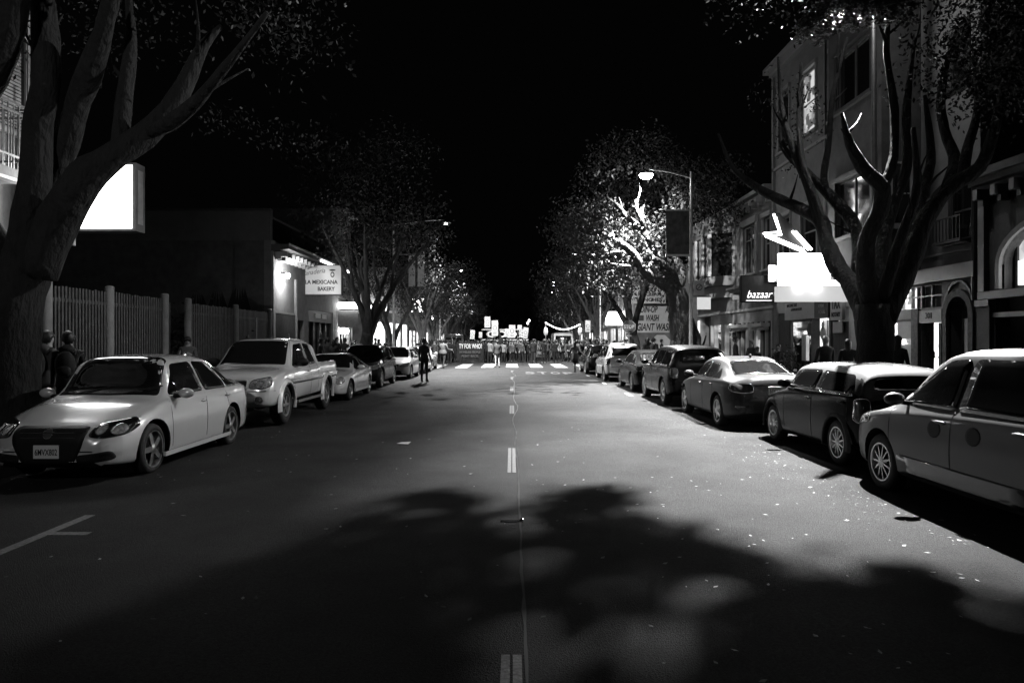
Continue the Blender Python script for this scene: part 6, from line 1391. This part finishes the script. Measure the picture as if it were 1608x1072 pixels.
# string of lights
b = MB(); P = []
for i in range(29): u = i/28; x = at(857+53*u, 58); z = px(0, 506+3*u+9*math.sin(math.pi*u), 58).z; P.append((x, 58, z))
for i in range(28): b.tube([P[i], P[i+1]], .012, 'plastic', 4, cap=False)
for p in P: b.ball((p[0], p[1], p[2]-.03), .05, glow('festoon_bulb', 3.5), n=4)
tag(b.build('string_of_lights'), 'glowing festoon strung between two poles above the white van', 'string of lights')
for x, t in ((857, 'left'), (911, 'right')):
    b = MB(); X_ = at(x, 58); b.tube([(X_, 58.0, 0), (X_, 58.0, 3.15)], .03, 'steel'); b.lathe([(.02, 2.7), (.16, 2.6), (.18, 2.3), (.13, 2.1), (.02, 2.0)], 'card', 14, Matrix.Translation((X_, 58, .1))); tag(b.build('festoon_pole'), f'pole with paper lantern at the {t} end of the festoon', 'pole')
for x, y in ((831, 503), (828.5, 507.5)):
    p = px(x, y, 120); b = MB(); b.ball((0, 0, 0), .16, glow('far_bulb', 8), n=6); b.box(-.2, .2, .1, .16, -.2, .2, 'iron'); b.tube([(0, .2, .2), (0, .2, -p.z)], .05, 'iron'); o = b.build('far_signal'); o.location = p
    tag(o, 'upper of two small round lights far down the street' if y < 505 else 'lower of two small round lights far down the street', 'lamp')
# --- stop sign, banner on lamp pole, street signs
def stop_sign():
    o = tag(empty('stop_sign', (6.42, 39.0, WALK)), 'octagonal STOP sign on its pole at the right corner', 'sign')
    b = MB(); b.tube([(0, .03, 0), (0, .03, 2.9)], .03, 'steel', 8); b.build('pole', o)
    c = 2.42; RD = mat('sign_red_as_grey', .16, .5)
    for rr_, y0, m_, nm in ((.385, 0, 'card', 'sign_border'), (.36, -.006, RD, 'sign_plate')):
        b = MB(); b.prism([(rr_*math.cos(R(22.5+45*q)), c+rr_*math.sin(R(22.5+45*q))) for q in range(8)], y0, y0+.005, m_); pl = b.build(nm, o)
    b = MB(); b.text('STOP', 'card', .27, Matrix.Translation((0, -.009, c)) @ Matrix.Rotation(R(90), 4, 'X'), depth=.002, bold=.012, width=.58); b.build('lettering', pl)
    b = MB(); b.box(-.17, .17, -.004, .004, 1.88, 2.0, RD); pl = b.build('sub_plate', o)
    b = MB(); b.text('4-WAY', 'card', .1, Matrix.Translation((0, -.007, 1.94)) @ Matrix.Rotation(R(90), 4, 'X'), depth=.002, width=.27); b.build('lettering', pl)
stop_sign()
o = tag(empty('street_banner', (6.55, 27.95, 5.0)), 'dark hanging banner with pale mottled picture on the street lamp pole', 'banner')
b = MB(); b.box(-.5, .42, -.01, .01, .1, 1.8, mat('banner_print', .07, .8, nscale=3, namt=.9)); b.build('cloth', o)
b = MB(); b.box(-.52, .46, -.02, .02, 1.8, 1.86, 'steel'); b.box(-.52, .46, -.02, .02, .02, .1, 'trim'); b.build('banner_arm', o)
o = tag(empty('parking_sign', (7.3, 27.9, 3.3)), 'small white no parking sign with crossed ring on the street lamp pole', 'sign')
b = MB(); b.box(-.17, .25, -.01, .01, .2, .75, 'sign_face'); b.build('board', o)
b = MB(); n = 20; vs = []
for q in range(n):
    for r2 in (.13, .1): vs.append((.04+r2*math.cos(6.283*q/n), -.013, .5+r2*math.sin(6.283*q/n)))
b.add(vs, [(2*q, 2*q+1, (2*q+3) % (2*n), (2*q+2) % (2*n)) for q in range(n)], 'cloth_dark'); b.box(-.012, .012, -.014, -.012, -.1, .1, 'cloth_dark', Matrix.Translation((.04, 0, .5)) @ Matrix.Rotation(R(40), 4, 'Y')); b.build('emblem', o)
o = tag(empty('hanging_sign', (7.65, 28.3, 2.95)), 'small blank white rectangular sign just right of the street lamp pole', 'sign')
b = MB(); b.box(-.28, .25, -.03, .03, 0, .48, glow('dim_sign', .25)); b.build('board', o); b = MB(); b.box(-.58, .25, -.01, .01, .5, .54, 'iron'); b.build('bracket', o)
# left: pale paired banners and parking meters
b = MB(); 
for k in range(2): b.box(-6.3+k*.55, -5.9+k*.55, 43.3, 43.33, 5.0, 6.9, 'cloth_light')
b.box(-6.95, -5.3, 43.3, 43.33, 6.91, 7.0, 'iron'); tag(b.build('pole_banners'), 'two pale vertical cloth strips hanging from the left street lamp pole', 'banner')
def meter(x, y, lb):
    o = tag(empty('parking_meter', (x, y, WALK)), lb, 'parking meter'); b = MB(); b.tube([(0, 0, 0), (0, 0, 1.05)], .03, 'steel', 10); b.build('post', o)
    b = MB(); b.ball((0, 0, 1.2), .1, 'iron', (.85, .6, 1.6), 8); b.build('head', o, smooth=True)
    b = MB(); b.ball((0, -.03, 1.27), .06, 'glass', (.9, .7, .8), 6); b.build('window', o, smooth=True)
meter(-6.95, 13.2, 'parking meter between the two walkers and the silver sedan roof'); meter(-6.95, 19.9, 'parking meter behind the silver pickup'); meter(6.6, 24.3, 'parking meter by the black sedan on the right'); meter(6.6, 31.4, 'parking meter near the silver wagon')
